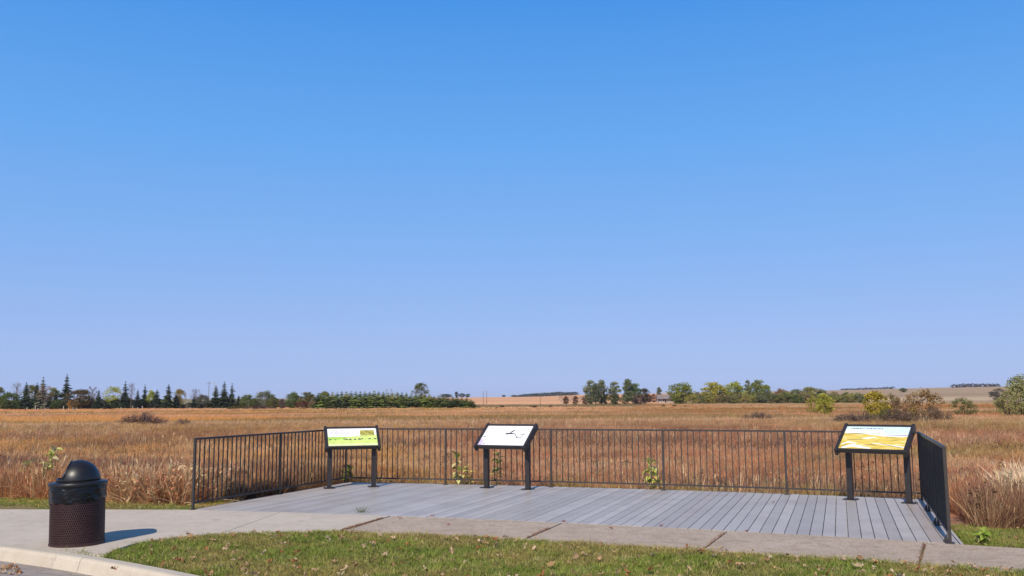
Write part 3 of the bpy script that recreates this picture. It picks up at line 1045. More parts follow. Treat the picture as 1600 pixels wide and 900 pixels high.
# start the rim at its lowest end
gap = max(range(len(ring)), key=lambda i: (ring[i] - ring[i - 1]).length)
ring = ring[gap:] + ring[:gap]
mb.tube(ring, [0.011] * len(ring), 8)
mb.build('opening_rim', M_LID, can, smooth=True)
mb = MB(); rf = RD - 0.055
for k in range(9):
    for i in range(33):
        p = math.radians(54) * k / 8; a = 2 * math.pi * i / 32
        d = mdir * math.cos(p) + (ux * math.cos(a) + uy * math.sin(a)) * math.sin(p)
        v = d * rf + Vector((0, 0, 0.722)); v.z = max(v.z, 0.7235); mb.v.append(tuple(v))
for k in range(8):
    for i in range(32):
        mb.f.append([k * 33 + i, k * 33 + i + 1, (k + 1) * 33 + i + 1, (k + 1) * 33 + i])
mb.build('flap', M_LID, can, smooth=True)


# ------------------------------------------------------------------ instanced ground cover (geometry nodes)
def source_collection(name, meshes):
    c = bpy.data.collections.new(name)
    for i, m in enumerate(meshes):
        o = bpy.data.objects.new('%s_%02d' % (name, i), m)
        c.objects.link(o)
    return c


def scatter(name, pos, rot, scl, idx, col, coll, label, parent=None):
    me = bpy.data.meshes.new(name)
    me.from_pydata(pos.tolist(), [], [])
    def put(n, typ, key, arr):
        a = me.attributes.new(n, typ, 'POINT'); a.data.foreach_set(key, np.ascontiguousarray(arr, dtype=np.int32 if typ == 'INT' else np.float32).ravel())
    put('rot', 'FLOAT_VECTOR', 'vector', rot); put('scl', 'FLOAT_VECTOR', 'vector', scl); put('idx', 'INT', 'value', idx)
    put('col', 'FLOAT_COLOR', 'color', np.concatenate([col, np.ones((len(col), 1))], 1))
    o = bpy.data.objects.new(name, me)
    link(o, parent)
    g = bpy.data.node_groups.new(name, 'GeometryNodeTree')
    g.interface.new_socket('Geometry', in_out='INPUT', socket_type='NodeSocketGeometry')
    g.interface.new_socket('Geometry', in_out='OUTPUT', socket_type='NodeSocketGeometry')
    gi = g.nodes.new('NodeGroupInput'); go = g.nodes.new('NodeGroupOutput')
    ip = g.nodes.new('GeometryNodeInstanceOnPoints'); ci = g.nodes.new('GeometryNodeCollectionInfo')
    ci.inputs['Collection'].default_value = coll; ci.inputs['Separate Children'].default_value = True; ci.inputs['Reset Children'].default_value = True
    def attr(n, t):
        a = g.nodes.new('GeometryNodeInputNamedAttribute'); a.data_type = t; a.inputs['Name'].default_value = n
        return a.outputs['Attribute']
    L = g.links
    L.new(gi.outputs[0], ip.inputs['Points']); L.new(ci.outputs[0], ip.inputs['Instance'])
    ip.inputs['Pick Instance'].default_value = True
    L.new(attr('idx', 'INT'), ip.inputs['Instance Index'])
    er = g.nodes.new('FunctionNodeEulerToRotation')
    L.new(attr('rot', 'FLOAT_VECTOR'), er.inputs[0]); L.new(er.outputs[0], ip.inputs['Rotation'])
    L.new(attr('scl', 'FLOAT_VECTOR'), ip.inputs['Scale'])
    L.new(ip.outputs[0], go.inputs[0])
    md = o.modifiers.new('scatter', 'NODES'); md.node_group = g
    tag(o, label, None, kind='stuff')
    return o


def blade(mb, x, y, h, w, lean, az, curl, seg=3):
    """one tapering blade that bends over towards az"""
    dx, dy = math.cos(az), math.sin(az)
    fa = az + rnd.uniform(-1.2, 1.2)
    px, py = -math.sin(fa), math.cos(fa)
    pts = []
    for k in range(seg + 1):
        u = k / seg
        r = lean * u + curl * u * u
        z = h * (u - 0.25 * (lean + curl) / max(h, 1e-3) * u * u * 0.5)
        ww = w * (1 - 0.85 * u ** 1.5)
        pts.append((x + dx * r, y + dy * r, z, ww))
    n = len(mb.v)
    for (a, b, z, ww) in pts:
        mb.v.append((a - px * ww / 2, b - py * ww / 2, z)); mb.v.append((a + px * ww / 2, b + py * ww / 2, z))
    for k in range(seg):
        mb.f.append([n + 2 * k, n + 2 * k + 1, n + 2 * k + 3, n + 2 * k + 2])


def tuft(nb, h, spread, w, lean, curl, hv=0.4, wind=0.0, seg=3, heads=0, head_len=0.08):
    mb = MB()
    for i in range(nb):
        a = rnd.uniform(0, 2 * math.pi); r = spread * math.sqrt(rnd.random())
        az = a + rnd.uniform(-0.8, 0.8)
        if rnd.random() < wind: az = rnd.gauss(0.0, 0.5)
        hh = h * rnd.uniform(1 - hv, 1 + hv * 0.4)
        blade(mb, r * math.cos(a), r * math.sin(a), hh, w * rnd.uniform(0.6, 1.3), lean * rnd.uniform(0.2, 1.2), az, curl * rnd.uniform(0, 1.4), seg)
    for i in range(heads):
        a = rnd.uniform(0, 2 * math.pi); r = spread * math.sqrt(rnd.random()); az = rnd.gauss(0, 0.9)
        hh = h * rnd.uniform(0.95, 1.3); L = lean * rnd.uniform(0.2, 1.0)
        x, y = r * math.cos(a), r * math.sin(a)
        tx, ty = x + math.cos(az) * L, y + math.sin(az) * L
        blade(mb, x, y, hh, w * 0.7, L, az, 0.0, 2)
        for q in range(3):
            blade_n = len(mb.v)
            zz = hh - head_len * (0.4 + 0.3 * q)
            u = zz / hh
            bx, by = x + math.cos(az) * L * u, y + math.sin(az) * L * u
            sa = rnd.uniform(0, 6.28)
            mb.v += [(bx - w * 0.4, by, zz), (bx + w * 0.4, by, zz), (bx + math.cos(sa) * w * 2.2, by + math.sin(sa) * w * 2.2, zz + head_len)]
            mb.f.append([blade_n, blade_n + 1, blade_n + 2])
    return mb.mesh('tuft', M_BLADE)


def forb(h, n_st):
    """a dried flower stalk with small curled leaves and a fuzzy seed head"""
    mb = MB()
    for s in range(n_st):
        a = rnd.uniform(0, 6.28); L = rnd.uniform(0.02, 0.14); hh = h * rnd.uniform(0.7, 1.15)
        x0, y0 = rnd.gauss(0, 0.05), rnd.gauss(0, 0.05)
        blade(mb, x0, y0, hh, 0.009, L, a, 0.0, 2)
        for k in range(16):
            u = rnd.uniform(0.25, 1.0); z = hh * u; bx = x0 + math.cos(a) * L * u; by = y0 + math.sin(a) * L * u
            d = rnd.uniform(0, 6.28); ln = rnd.uniform(0.02, 0.055) * (1.2 - 0.5 * u); w = 0.012
            n = len(mb.v)
            mb.v += [(bx, by, z), (bx + math.cos(d) * ln - math.sin(d) * w, by + math.sin(d) * ln + math.cos(d) * w, z + rnd.uniform(-0.02, 0.03)), (bx + math.cos(d) * ln * 1.6, by + math.sin(d) * ln * 1.6, z - 0.01), (bx + math.cos(d) * ln + math.sin(d) * w, by + math.sin(d) * ln - math.cos(d) * w, z + rnd.uniform(-0.02, 0.03))]
            mb.f.append([n, n + 1, n + 2, n + 3])
    return mb.mesh('forb', M_BLADE)


FINE = [tuft(34, 0.44, 0.17, 0.0065, 0.14, 0.15, 0.5, 0.45, 3, 8) for _ in range(5)]
COARSE = [tuft(16, 0.46, 0.15, 0.015, 0.20, 0.26, 0.45, 0.55, 4, 2) for _ in range(4)]
FORB = [forb(0.5, 5) for _ in range(3)]
FAR = [tuft(44, 0.36, 0.65, 0.030, 0.14, 0.12, 0.5, 0.4, 2) for _ in range(4)]
VFAR = [tuft(44, 0.32, 1.6, 0.09, 0.2, 0.1, 0.5, 0.4, 2) for _ in range(3)]
LAWN = [tuft(16, 0.044, 0.045, 0.0055, 0.022, 0.03, 0.5, 0.0, 2) for _ in range(5)]
for m_ in FAR + VFAR: m_.materials[0] = M_FARBLADE
C_TALL = source_collection('prairie_source', FINE + COARSE + FORB + FAR + VFAR)
C_LAWN = source_collection('lawn_source', LAWN)
nF, nC, nB, nR, nV = len(FINE), len(COARSE), len(FORB), len(FAR), len(VFAR)


def fan(n, r0, r1, half=37.0):
    ph = np.radians(rng.uniform(-half, half, n)); r = np.sqrt(rng.uniform(r0 ** 2, r1 ** 2, n))
    return r * np.sin(ph), r * np.cos(ph)


def keep_prairie(x, y):
    t, s = ts(x, y)
    on_deck = (t > -0.3 - 0.5 * sm(2.4, 0.5, s)) & (t < DL + 0.45) & (s < DW + 0.55 + 0.4 * (fbm(x / 0.8, y / 0.8, 18, 2) - 0.5))
    edge = 0.75 + 0.5 * (fbm(x / 1.1, y / 1.1, 8, 3) - 0.5) + np.where(t < 0, np.clip(-t, 0, 4) * 0.06, 0)
    edge = np.where(t > DL, 1.9 + 0.5 * (fbm(x / 1.1, y / 1.1, 8, 3) - 0.5), edge)
    pad = in_poly(x, y, [(p[0], p[1] + 0.5) if i < 6 else p for i, p in enumerate(PAD)])
    return (~on_deck) & (s > edge) & (~pad)


def jitter_col(col, amt=0.14):
    k = 1 + rng.normal(0, amt, (len(col), 1)); k2 = 1 + rng.normal(0, amt * 0.35, (len(col), 3))
    return np.clip(col * k * k2, 0.01, 0.85)


P_, R_, S_, I_, K_ = [], [], [], [], []


def add_layer(x, y, idx, smin, smax, flat=1.0, dark=1.0, tint=None, tilt=0.12, jit=0.14):
    z = terrain(x, y) - 0.02
    n = len(x)
    sc = rng.uniform(smin, smax, n)
    P_.append(np.stack([x, y, z], -1))
    # most tufts lean a little with the prevailing wind
    R_.append(np.stack([rng.normal(0, tilt, n), rng.normal(0.05, tilt, n), rng.normal(0.4, 1.6, n)], -1))
    S_.append(np.stack([sc * flat, sc * flat, sc * rng.uniform(0.8, 1.15, n)], -1))
    I_.append(idx)
    c = land_colour(x, y)
    c = jitter_col(c, jit) * dark
    if tint is not None:
        f, tc_ = tint
        m = (rng.random(n) < f)[:, None]
        c = np.where(m, jitter_col(np.broadcast_to(np.array(tc_), c.shape), 0.12), c)
    K_.append(c)


TANC = (0.58, 0.42, 0.24)
x, y = fan(95000, 10, 32); k = keep_prairie(x, y); x, y = x[k], y[k]
add_layer(x, y, rng.integers(0, nF, len(x)), 0.65, 1.1, tint=(0.10, TANC))
x, y = fan(26000, 10, 32); k = keep_prairie(x, y); x, y = x[k], y[k]
m = fbm(x / 3, y / 3, 101, 3) > 0.47; x, y = x[m], y[m]
add_layer(x, y, nF + rng.integers(0, nC, len(x)), 0.6, 1.05, tint=(0.45, TANC))
x, y = fan(9000, 10, 40); k = keep_prairie(x, y); x, y = x[k], y[k]
m = fbm(x / 2.5, y / 2.5, 131, 3) > 0.52; x, y = x[m], y[m]
add_layer(x, y, nF + nC + rng.integers(0, nB, len(x)), 0.8, 1.15, tint=(0.7, (0.15, 0.10, 0.07)))
x, y = fan(70000, 30, 75); 
add_layer(x, y, np.where(rng.random(len(x)) < 0.7, rng.integers(0, nF, len(x)), nF + nC + nB + rng.integers(0, nR, len(x))), 0.8, 1.25, tint=(0.06, TANC), jit=0.10)
x, y = fan(42000, 70, 190)
add_layer(x, y, nF + nC + nB + rng.integers(0, nR, len(x)), 0.85, 1.3, tint=(0.03, TANC), jit=0.07)
x, y = fan(26000, 180, 470)
add_layer(x, y, nF + nC + nB + nR + rng.integers(0, nV, len(x)), 0.7, 1.1, jit=0.05)
x, y = fan(420, 14, 45); k = keep_prairie(x, y); x, y = x[k], y[k]
add_layer(x, y, nF + nC + rng.integers(0, nB, len(x)), 0.25, 0.75, tint=(0.85, (0.70, 0.60, 0.48)))
# bunches of different height and age standing out of the sward
x, y = fan(9000, 16, 75); k = keep_prairie(x, y) & (fbm(x / 4, y / 4, 501, 3) > 0.56); x, y = x[k], y[k]
add_layer(x, y, rng.integers(0, nF + nC, len(x)), 1.15, 1.6, tint=(0.5, (0.66, 0.46, 0.28)))
x, y = fan(9000, 16, 75); k = keep_prairie(x, y) & (fbm(x / 5, y / 3, 521, 3) > 0.57); x, y = x[k], y[k]
add_layer(x, y, rng.integers(0, nF, len(x)), 1.0, 1.4, tint=(0.8, (0.25, 0.13, 0.085)))
# thick tan bunches beside the pad and by the corner of the deck
x = rng.uniform(-11, -4.6, 2600); y = np.interp(x, [-11, -7.84, -4.9], [15.0, 14.55, 14.45]) + np.abs(rng.normal(0, 0.55, len(x)))
k = keep_prairie(x, y); x, y = x[k], y[k]
add_layer(x, y, np.where(rng.random(len(x)) < 0.75, nF + rng.integers(0, nC, len(x)), nF + nC + rng.integers(0, nB, len(x))), 0.75, 1.2, tint=(0.7, (0.68, 0.50, 0.30)), tilt=0.32)
gq = ground(1575, 800)
x = rng.normal(gq[0] + 0.1, 0.6, 700); y = rng.normal(gq[1] + 0.2, 0.4, 700)
k = keep_prairie(x, y) & (ts(x, y)[0] > DL + 1.0); x, y = x[k], y[k]
add_layer(x, y, np.where(rng.random(len(x)) < 0.5, nF + rng.integers(0, nC, len(x)), rng.integers(0, nF, len(x))), 0.7, 1.5, tint=(0.9, (0.80, 0.60, 0.40)), tilt=0.36)
scatter('prairie_grass', np.concatenate(P_), np.concatenate(R_), np.concatenate(S_), np.concatenate(I_), np.concatenate(K_), C_TALL, 'tall dry russet prairie grass growing all round the deck')

# lawn and the mown strip behind the paving
def lawn_ok(x, y):
    t, s = ts(x, y)
    e = 0.07 * (fbm(x / 0.25, y / 0.25, 401, 2) - 0.35)
    in_walk = (s > -1.45 + e) & (s < 0.03) & (t > PAD_T - 0.3)
    on_deck = (t > -0.08) & (t < DL + 0.08) & (s > -0.05) & (s < DW + 0.12)
    return (curb_side(x, y) > 0.03) & (~in_walk) & (~on_deck) & (~in_poly(x, y, PAD))


def lawn_layer(x, y):
    n = len(x)
    base = lerp(np.broadcast_to(c3(0.27, 0.31, 0.07), (n, 3)), np.broadcast_to(c3(0.17, 0.225, 0.05), (n, 3)), fbm(x / 0.5, y / 0.4, 201, 3))
    dry = sm(0.46, 0.70, fbm(x / 0.8, y / 0.55, 71, 4))
    base = lerp(base, np.broadcast_to(c3(0.36, 0.285, 0.11), (n, 3)), dry * 0.75)
    tt_, ss_ = ts(x, y)
    base = lerp(base, np.broadcast_to(c3(0.42, 0.31, 0.10), (n, 3)), sm(2.0, 3.5, ss_) * 0.85)
    straw = (rng.random(n) < 0.13)[:, None]
    base = np.where(straw, np.array([0.42, 0.34, 0.17]), base)
    sc = rng.uniform(0.55, 1.25, n) * (0.75 + 0.5 * fbm(x / 0.4, y / 0.4, 203, 2))
    return (np.stack([x, y, terrain(x, y) - 0.012], -1), np.stack([rng.normal(0, 0.15, n), rng.normal(0, 0.15, n), rng.uniform(0, 6.28, n)], -1),
            np.stack([sc, sc, sc], -1), rng.integers(0, len(LAWN), n), jitter_col(base, 0.16))


x = rng.uniform(-5.0, 8.5, 60000); y = rng.uniform(6.4, 12.0, 60000)
k = lawn_ok(x, y); lw_ = lawn_layer(x[k], y[k])
x = rng.uniform(-12, 9.5, 42000); y = rng.uniform(9.5, 18.4, 42000)
t_, s_ = ts(x, y)
k = lawn_ok(x, y) & (s_ > 0) & (s_ < 1.6 + 3.2 * ((t_ > -0.75) & (t_ < 0)) )
k |= lawn_ok(x, y) & (s_ > DW) & (s_ < DW + 1.3) & (t_ > 0) & (t_ < DL)
ml = lawn_layer(x[k], y[k])
both = [np.concatenate([a, b]) for a, b in zip(lw_, ml)]
scatter('lawn_grass', *both, C_LAWN, 'short green grass with dry patches beside the sidewalk')


# ------------------------------------------------------------------ trees and shrubs
def leaf_quads(mb, c, r, n, size, squash=1.0):
    for _ in range(n):
        d = Vector((rnd.gauss(0, 1), rnd.gauss(0, 1), rnd.gauss(0, 1) * squash))
        d = d.normalized() * r * (rnd.random() ** 0.45)
        d.z *= squash
        p = c + d
        a = Vector((rnd.gauss(0, 1), rnd.gauss(0, 1), rnd.gauss(0, 0.6))).normalized()
        b = a.cross(Vector((rnd.gauss(0, 1), rnd.gauss(0, 1), rnd.gauss(0, 1)))).normalized()
        s = size * rnd.uniform(0.55, 1.3)
        k = len(mb.v)
        mb.v += [tuple(p - a * s), tuple(p + b * s * 0.55), tuple(p + a * s), tuple(p - b * s * 0.55)]
        mb.f.append([k, k + 1, k + 2, k + 3])


def decid(kind, seed):
    """unit-height broadleaf tree: (crown mesh, trunk mesh); kind sets the habit"""
    global rnd
    keep = rnd; rnd = random.Random(seed)
    crown = MB(); trunk = MB()
    if kind == 'round': th, cz, rx, rz, nc = 0.06, 0.50, 0.40, 0.45, 90
    elif kind == 'tall': th, cz, rx, rz, nc = 0.08, 0.51, 0.20, 0.46, 64
    elif kind == 'open': th, cz, rx, rz, nc = 0.16, 0.56, 0.34, 0.41, 56
    else: th, cz, rx, rz, nc = 0.05, 0.50, 0.46, 0.48, 64          # bush
    lob = [rnd.uniform(0.75, 1.15) for _ in range(9)]
    trunk.tube([(0, 0, -0.02), (0.005, 0, th * 0.6), (rnd.uniform(-.02, .02), rnd.uniform(-.02, .02), th + 0.15), (rnd.uniform(-.03, .03), rnd.uniform(-.03, .03), cz + rz * 0.5)], [0.030, 0.022, 0.016, 0.004], 6)
    cs = []
    for i in range(nc):
        a = rnd.uniform(0, 2 * math.pi); v = rnd.uniform(-1, 1)
        k = lob[int(a / (2 * math.pi) * 9) % 9]
        rad = math.sqrt(max(0, 1 - v * v)) * rnd.uniform(0.45, 1.0) * k
        z = cz + v * rz * rnd.uniform(0.8, 1.0)
        if kind == 'open' and v < -0.5: rad *= 0.7
        cs.append(Vector((math.cos(a) * rad * rx, math.sin(a) * rad * rx, max(z, 0.06))))
    for i, c in enumerate(cs):
        if i < (14 if kind != 'bush' else 10):
            z0 = th + rnd.uniform(0, 0.15) if kind != 'bush' else 0.0
            mid = Vector((c.x * 0.45, c.y * 0.45, (z0 + c.z) / 2 + 0.02))
            trunk.tube([(0, 0, z0), tuple(mid), tuple(c)], [0.010, 0.007, 0.002], 4)
        leaf_quads(crown, c, rnd.uniform(0.08, 0.15) * (1.0 if kind != 'tall' else 0.8), 58 if kind != 'open' else 46, 0.024, 0.85)
    out = (crown.mesh('crown', M_LEAF), trunk.mesh('trunk', M_BARK))
    rnd = keep
    return out


def conifer(seed, width=0.16, low=0.06, tiers=26, full=1.0, dome=False):
    """unit-height conifer with drooping, ragged branch tiers"""
    global rnd
    keep = rnd; rnd = random.Random(seed)
    mb = MB(); trunk = MB()
    trunk.tube([(0, 0, -0.02), (0, 0, 0.5), (0, 0, 0.99)], [0.016, 0.010, 0.002], 6)
    for i in range(tiers):
        u = (i + rnd.uniform(-0.3, 0.3)) / tiers
        z = low + (0.985 - low) * u
        R = width * (((1 - max(u, 0) ** 2.4) if dome else max(1 - u, 0) ** 0.66) * full + 0.02) * rnd.uniform(0.55, 1.2)
        nb = max(4, int(11 * (1 - u) + 4))
        a0 = rnd.uniform(0, 6.28)
        for k in range(nb):
            a = a0 + 2 * math.pi * k / nb + rnd.uniform(-0.25, 0.25)
            L = R * rnd.uniform(0.6, 1.15)
            dx, dy = math.cos(a), math.sin(a)
            dr = -L * rnd.uniform(0.15, 0.5)
            for q in range(5):
                f0 = q / 5; f1 = (q + 1.5) / 5
                w = (0.016 + 0.42 * L) * (1.0 - 0.65 * f0) * rnd.uniform(0.6, 1.2)
                zz0 = z + dr * f0 * f0 + 0.25 * L * f0 * (1 - f0); zz1 = z + dr * f1 * f1
                n = len(mb.v)
                tw = rnd.uniform(-0.4, 0.4)
                mb.v += [(dx * L * f0 - dy * w, dy * L * f0 + dx * w, zz0 - w * 0.5 + tw * w), (dx * L * f1, dy * L * f1, zz1), (dx * L * f0 + dy * w, dy * L * f0 - dx * w, zz0 - w * 0.5 - tw * w), (dx * L * f0 * 0.6, dy * L * f0 * 0.6, zz0 + 0.008)]
                mb.f.append([n, n + 1, n + 3]); mb.f.append([n + 3, n + 1, n + 2])
    out = (mb.mesh('crown', M_NEEDLE), trunk.mesh('trunk', M_BARK))
    rnd = keep
    return out


def bare(seed):
    """unit-height tree with thin twigs and few leaves"""
    global rnd
    keep = rnd; rnd = random.Random(seed)
    mb = MB(); trunk = MB()
    trunk.tube([(0, 0, -0.02), (0.01, 0, 0.3), (0, 0.01, 0.6), (0, 0, 0.9)], [0.022, 0.016, 0.009, 0.003], 6)
    for i in range(34):
        z = rnd.uniform(0.25, 0.85); a = rnd.uniform(0, 6.28); L = 0.28 * (1.1 - z) + 0.08
        tip = Vector((math.cos(a) * L, math.sin(a) * L, z + L * rnd.uniform(0.6, 1.2)))
        tip.z = min(tip.z, 1.0)
        trunk.tube([(0, 0, z), tuple(Vector((0, 0, z)) * 0.4 + tip * 0.6), tuple(tip)], [0.008, 0.005, 0.0015], 4)
        leaf_quads(mb, tip, 0.07, 18, 0.015)
    out = (mb.mesh('crown', M_LEAF), trunk.mesh('trunk', M_BARK))
    rnd = keep
    return out


def twiggy(seed, leafy=20):
    """unit-height leafless thicket shrub"""
    global rnd
    keep = rnd; rnd = random.Random(seed)
    mb = MB(); st = MB()
    for i in range(70):
        a = rnd.uniform(0, 6.28); r = rnd.random() ** 0.6
        L = 0.55 * r; h = rnd.uniform(0.6, 1.0) * (1 - 0.35 * r * r)
        b = Vector((math.cos(a) * L * 0.5, math.sin(a) * L * 0.5, 0)); tip = Vector((math.cos(a) * L, math.sin(a) * L, h))
        st.tube([tuple(b), tuple((b * 0.4 + tip * 0.6) + Vector((0, 0, 0.04))), tuple(tip)], [0.008, 0.006, 0.002], 3)
        for k in range(4):
            p = b * (0.5 - 0.12 * k) + tip * (0.5 + 0.12 * k)
            leaf_quads(mb, p, 0.09, leafy, 0.018)
    out = (mb.mesh('crown', M_LEAF), st.mesh('stems', M_BARK))
    rnd = keep
    return out


LIB = {
    'round': [decid('round', s) for s in (1, 2, 3)], 'tall': [decid('tall', s) for s in (4, 5, 6)], 'open': [decid('open', s) for s in (7, 8)],
    'bush': [decid('bush', s) for s in (9, 10, 11)], 'spruce': [conifer(s, 0.20) for s in (12, 13, 14, 15)], 'pine': [conifer(s, 0.30, 0.0, 18, 1.0, True) for s in (16, 17, 18)],
    'bare': [bare(s) for s in (19, 20)], 'twig': [twiggy(s) for s in (21, 22)],
}
def unit_width(me):
    co = np.empty(len(me.vertices) * 3, np.float32); me.vertices.foreach_get('co', co); co = co.reshape(-1, 3)
    return 2 * float(np.percentile(np.hypot(co[:, 0], co[:, 1]), 95))


UNITW = {k: sum(unit_width(c) for c, t in v) / len(v) for k, v in LIB.items()}
_cnt = {}


def plant(name, kind, px, top, base, wpx, dist, col, label, cat, group=None, bark=None, sink=0.0):
    """a plant seen in column px between rows top and base, standing on the land at depth dist"""
    X, Y = along(px, dist)
    z = tz(X, Y) - 0.03 - sink
    H = max(0.4, (base - top) * dist / FPX)
    Wd = wpx * dist / FPX
    k = _cnt.get(kind, 0); _cnt[kind] = k + 1
    cm, tm = LIB[kind][k % len(LIB[kind])]
    root = empty(name, (X, Y, z), rnd.uniform(0, 6.28))
    sxy = Wd / UNITW[kind]
    root.scale = (sxy, sxy, H)
    cr = obj_from('crown', cm, root); cr.color = (*col, 1)
    if tm:
        t = obj_from('stems' if kind == 'twig' else 'trunk', tm, root)
        if bark:
            t.material_slots[0].link = 'OBJECT'; t.material_slots[0].material = bark
    tag(root, label, cat, group)
    return root


SP = (0.046, 0.060, 0.036); SPG = (0.12, 0.125, 0.085); SPB = (0.042, 0.055, 0.040)
LIME = (0.19, 0.20, 0.035); YEL = (0.30, 0.23, 0.04); OLV = (0.105, 0.115, 0.04); GRN = (0.062, 0.085, 0.028); BRN = (0.16, 0.105, 0.06); ORG = (0.26, 0.15, 0.045)
LIME, YEL, OLV, GRN, BRN, ORG = (tuple(c * 2.2 for c in q) for q in (LIME, YEL, OLV, GRN, BRN, ORG))
GREYG = (0.20, 0.22, 0.13); PURP = (0.17, 0.115, 0.105); RED = (0.17, 0.065, 0.05); TWG = (0.25, 0.19, 0.15)
DF = 380.0
# --- far tree line on the left
for px, top, w, col, lab in [
        (103, 582, 21, SP, 'tallest dark spruce, standing clear above the far tree line'),
        (66, 586, 20, SPG, 'grey-green spruce behind the yellow tree of the far tree line'),
        (57, 595, 14, SP, 'slim dark spruce rising just behind the yellow tree'),
        (40, 594, 17, SP, 'dark spruce between the bare grey tree and the yellow tree'),
        (154, 606, 14, SP, 'short dark spruce beside the domed brown tree'),
        (195, 594, 19, SP, 'broad dark spruce beside the lime green tree'),
        (263, 598, 15, SP, 'tall spruce beside the orange and green autumn tree'),
        (303, 617, 14, SPB, 'low blunt spruce in front of the bare purple tree')]:
    plant('spruce_tree', 'spruce', px, top, 638, w, DF + rnd.uniform(-12, 12), col, lab, 'tree', 'spruces of the far tree line')
for px, top, w, lab in [(215, 607, 14, 'shorter dark spruce right beside the broad spruce'), (226, 599, 15, 'taller narrow spruce between a shorter one and the small lime tree'), (245, 607, 16, 'pointed dark spruce just past the small lime tree'), (275, 614, 12, 'low dark spruce under the orange and green autumn tree')]:
    plant('spruce_tree', 'spruce', px, top, 638, w, DF + rnd.uniform(-10, 10), SPB, lab, 'tree', 'close row of dark spruces')
for px, top, w in [(170, 627, 9), (287, 629, 8), (315, 629, 8)]:
    plant('young_spruce', 'spruce', px, top, 638, w * 1.4, DF - 22, SPB, 'very small dark young spruce at the foot of the far trees', 'tree', 'small young spruces')
for px, top, w in [(337, 601, 19), (350, 595, 18), (362, 598, 15)]:
    plant('spruce_tree', 'spruce', px, top, 639, w, DF - 15, SP, 'one of three big dark spruces standing together beside the utility poles', 'tree', 'three spruces by the poles')
plant('spruce_tree', 'spruce', 373, 617, 639, 13, DF - 20, SPB, 'short dark spruce beside the group of three big ones', 'tree')
for kind, px, top, w, col, lab, bk in [
        ('round', -2, 603, 24, OLV, 'olive tree at the outer end of the far tree line', None),
        ('round', 16, 611, 32, GRN, 'rounded green tree under the bare grey tree', None),
        ('bare', 25, 598, 20, TWG, 'bare grey-tan tree rising over the rounded green tree', None),
        ('open', 50, 600, 27, (0.20, 0.185, 0.04), 'yellow-green tree with a pale trunk among the spruces', M_PALEBARK),
        ('bare', 70, 601, 26, BRN, 'thin brown tree beside the grey-green spruce', None),
        ('round', 84, 604, 22, OLV, 'olive tree beside the tallest spruce', None),
        ('round', 127, 607, 40, (0.15, 0.11, 0.055), 'wide domed brown tree beside the tallest spruce', M_PALEBARK),
        ('round', 113, 622, 14, ORG, 'small orange tree at the foot of the domed brown tree', None),
        ('bare', 144, 604, 18, PURP, 'bare purplish tree behind the domed brown tree', None),
        ('open', 176, 604, 26, LIME, 'bright lime green tree in the far tree line', M_PALEBARK),
        ('bare', 205, 598, 14, PURP, 'bare thin tree behind the broad spruce', None),
        ('round', 236, 609, 15, LIME, 'small lime tree squeezed between dark spruces', None),
        ('round', 280, 607, 18, (0.34, 0.26, 0.09), 'orange and green autumn tree beside a tall spruce', None),
        ('bare', 306, 609, 20, PURP, 'bare purple tree near the utility poles', None),
        ('round', 317, 616, 22, (0.16, 0.155, 0.12), 'pale grey rounded tree beside the bare purple tree', M_PALEBARK),
        ('round', 386, 615, 23, GRN, 'green tree next to the short dark spruce', None),
        ('round', 399, 622, 14, (0.05, 0.065, 0.03), 'small dark green tree between two larger trees', None),
        ('round', 413, 609, 32, GREYG, 'grey-green spreading tree with pale limbs', M_PALEBARK),
        ('round', 428, 619, 20, (0.15, 0.155, 0.06), 'low yellow-green tree beside the spreading tree', None),
        ('round', 441, 622, 12, PURP, 'small purple-brown tree in the far row', None),
        ('round', 458, 611, 24, GRN, 'dark green tree near the start of the pine row', None),
        ('round', 481, 611, 26, (0.16, 0.155, 0.06), 'yellow-olive open tree near the start of the pine row', None),
        ('round', 507, 610, 22, OLV, 'olive tree standing behind the first young pines', None),
        ('open', 656, 600, 27, (0.14, 0.155, 0.06), 'tall green cottonwood standing above the pine row', None)]:
    plant('broadleaf_tree', kind, px, top, 639, w, DF + rnd.uniform(-8, 14) - (70 if px > 380 else 0) + (60 if px == 656 else 0), col, lab, 'tree', None, bk)
for px, w, top, col in [(8, 26, 626, GRN), (48, 24, 626, SPB), (92, 22, 628, GRN), (126, 20, 627, SPB), (140, 18, 625, SPG), (182, 18, 628, GRN), (236, 22, 626, SPB), (205, 20, 625, SPB), (265, 22, 627, SPB), (345, 24, 627, SPB), (325, 14, 628, SPG), (33, 18, 623, SPB), (70, 22, 622, SPG)] + [(q, rnd.uniform(16, 26), rnd.uniform(621, 629), rnd.choice((SPB, SPG, GRN, SP, OLV))) for q in range(-6, 290, 11)] + [(q, rnd.uniform(14, 22), rnd.uniform(625, 630), rnd.choice((SPB, SPG, GRN, GREYG))) for q in range(296, 500, 13)]:
    plant('dark_shrub', 'bush', px, top, 638.5, w, DF + 5, col, 'dark low shrub filling the foot of the far tree line', 'shrub', 'dark shrubs under the far trees')
for px, w, top, col, lab in [(405, 46, 634, PURP, 'low purple bramble patch before the far trees'), (372, 30, 633, (0.14, 0.13, 0.05), 'low olive scrub patch before the far trees'), (473, 22, 627, RED, 'red-brown bush before the far trees'), (489, 18, 627, BRN, 'brown bush beside the red-brown bush')]:
    plant('low_bush', 'bush', px, top, 641, w, 288, col, lab, 'bush')
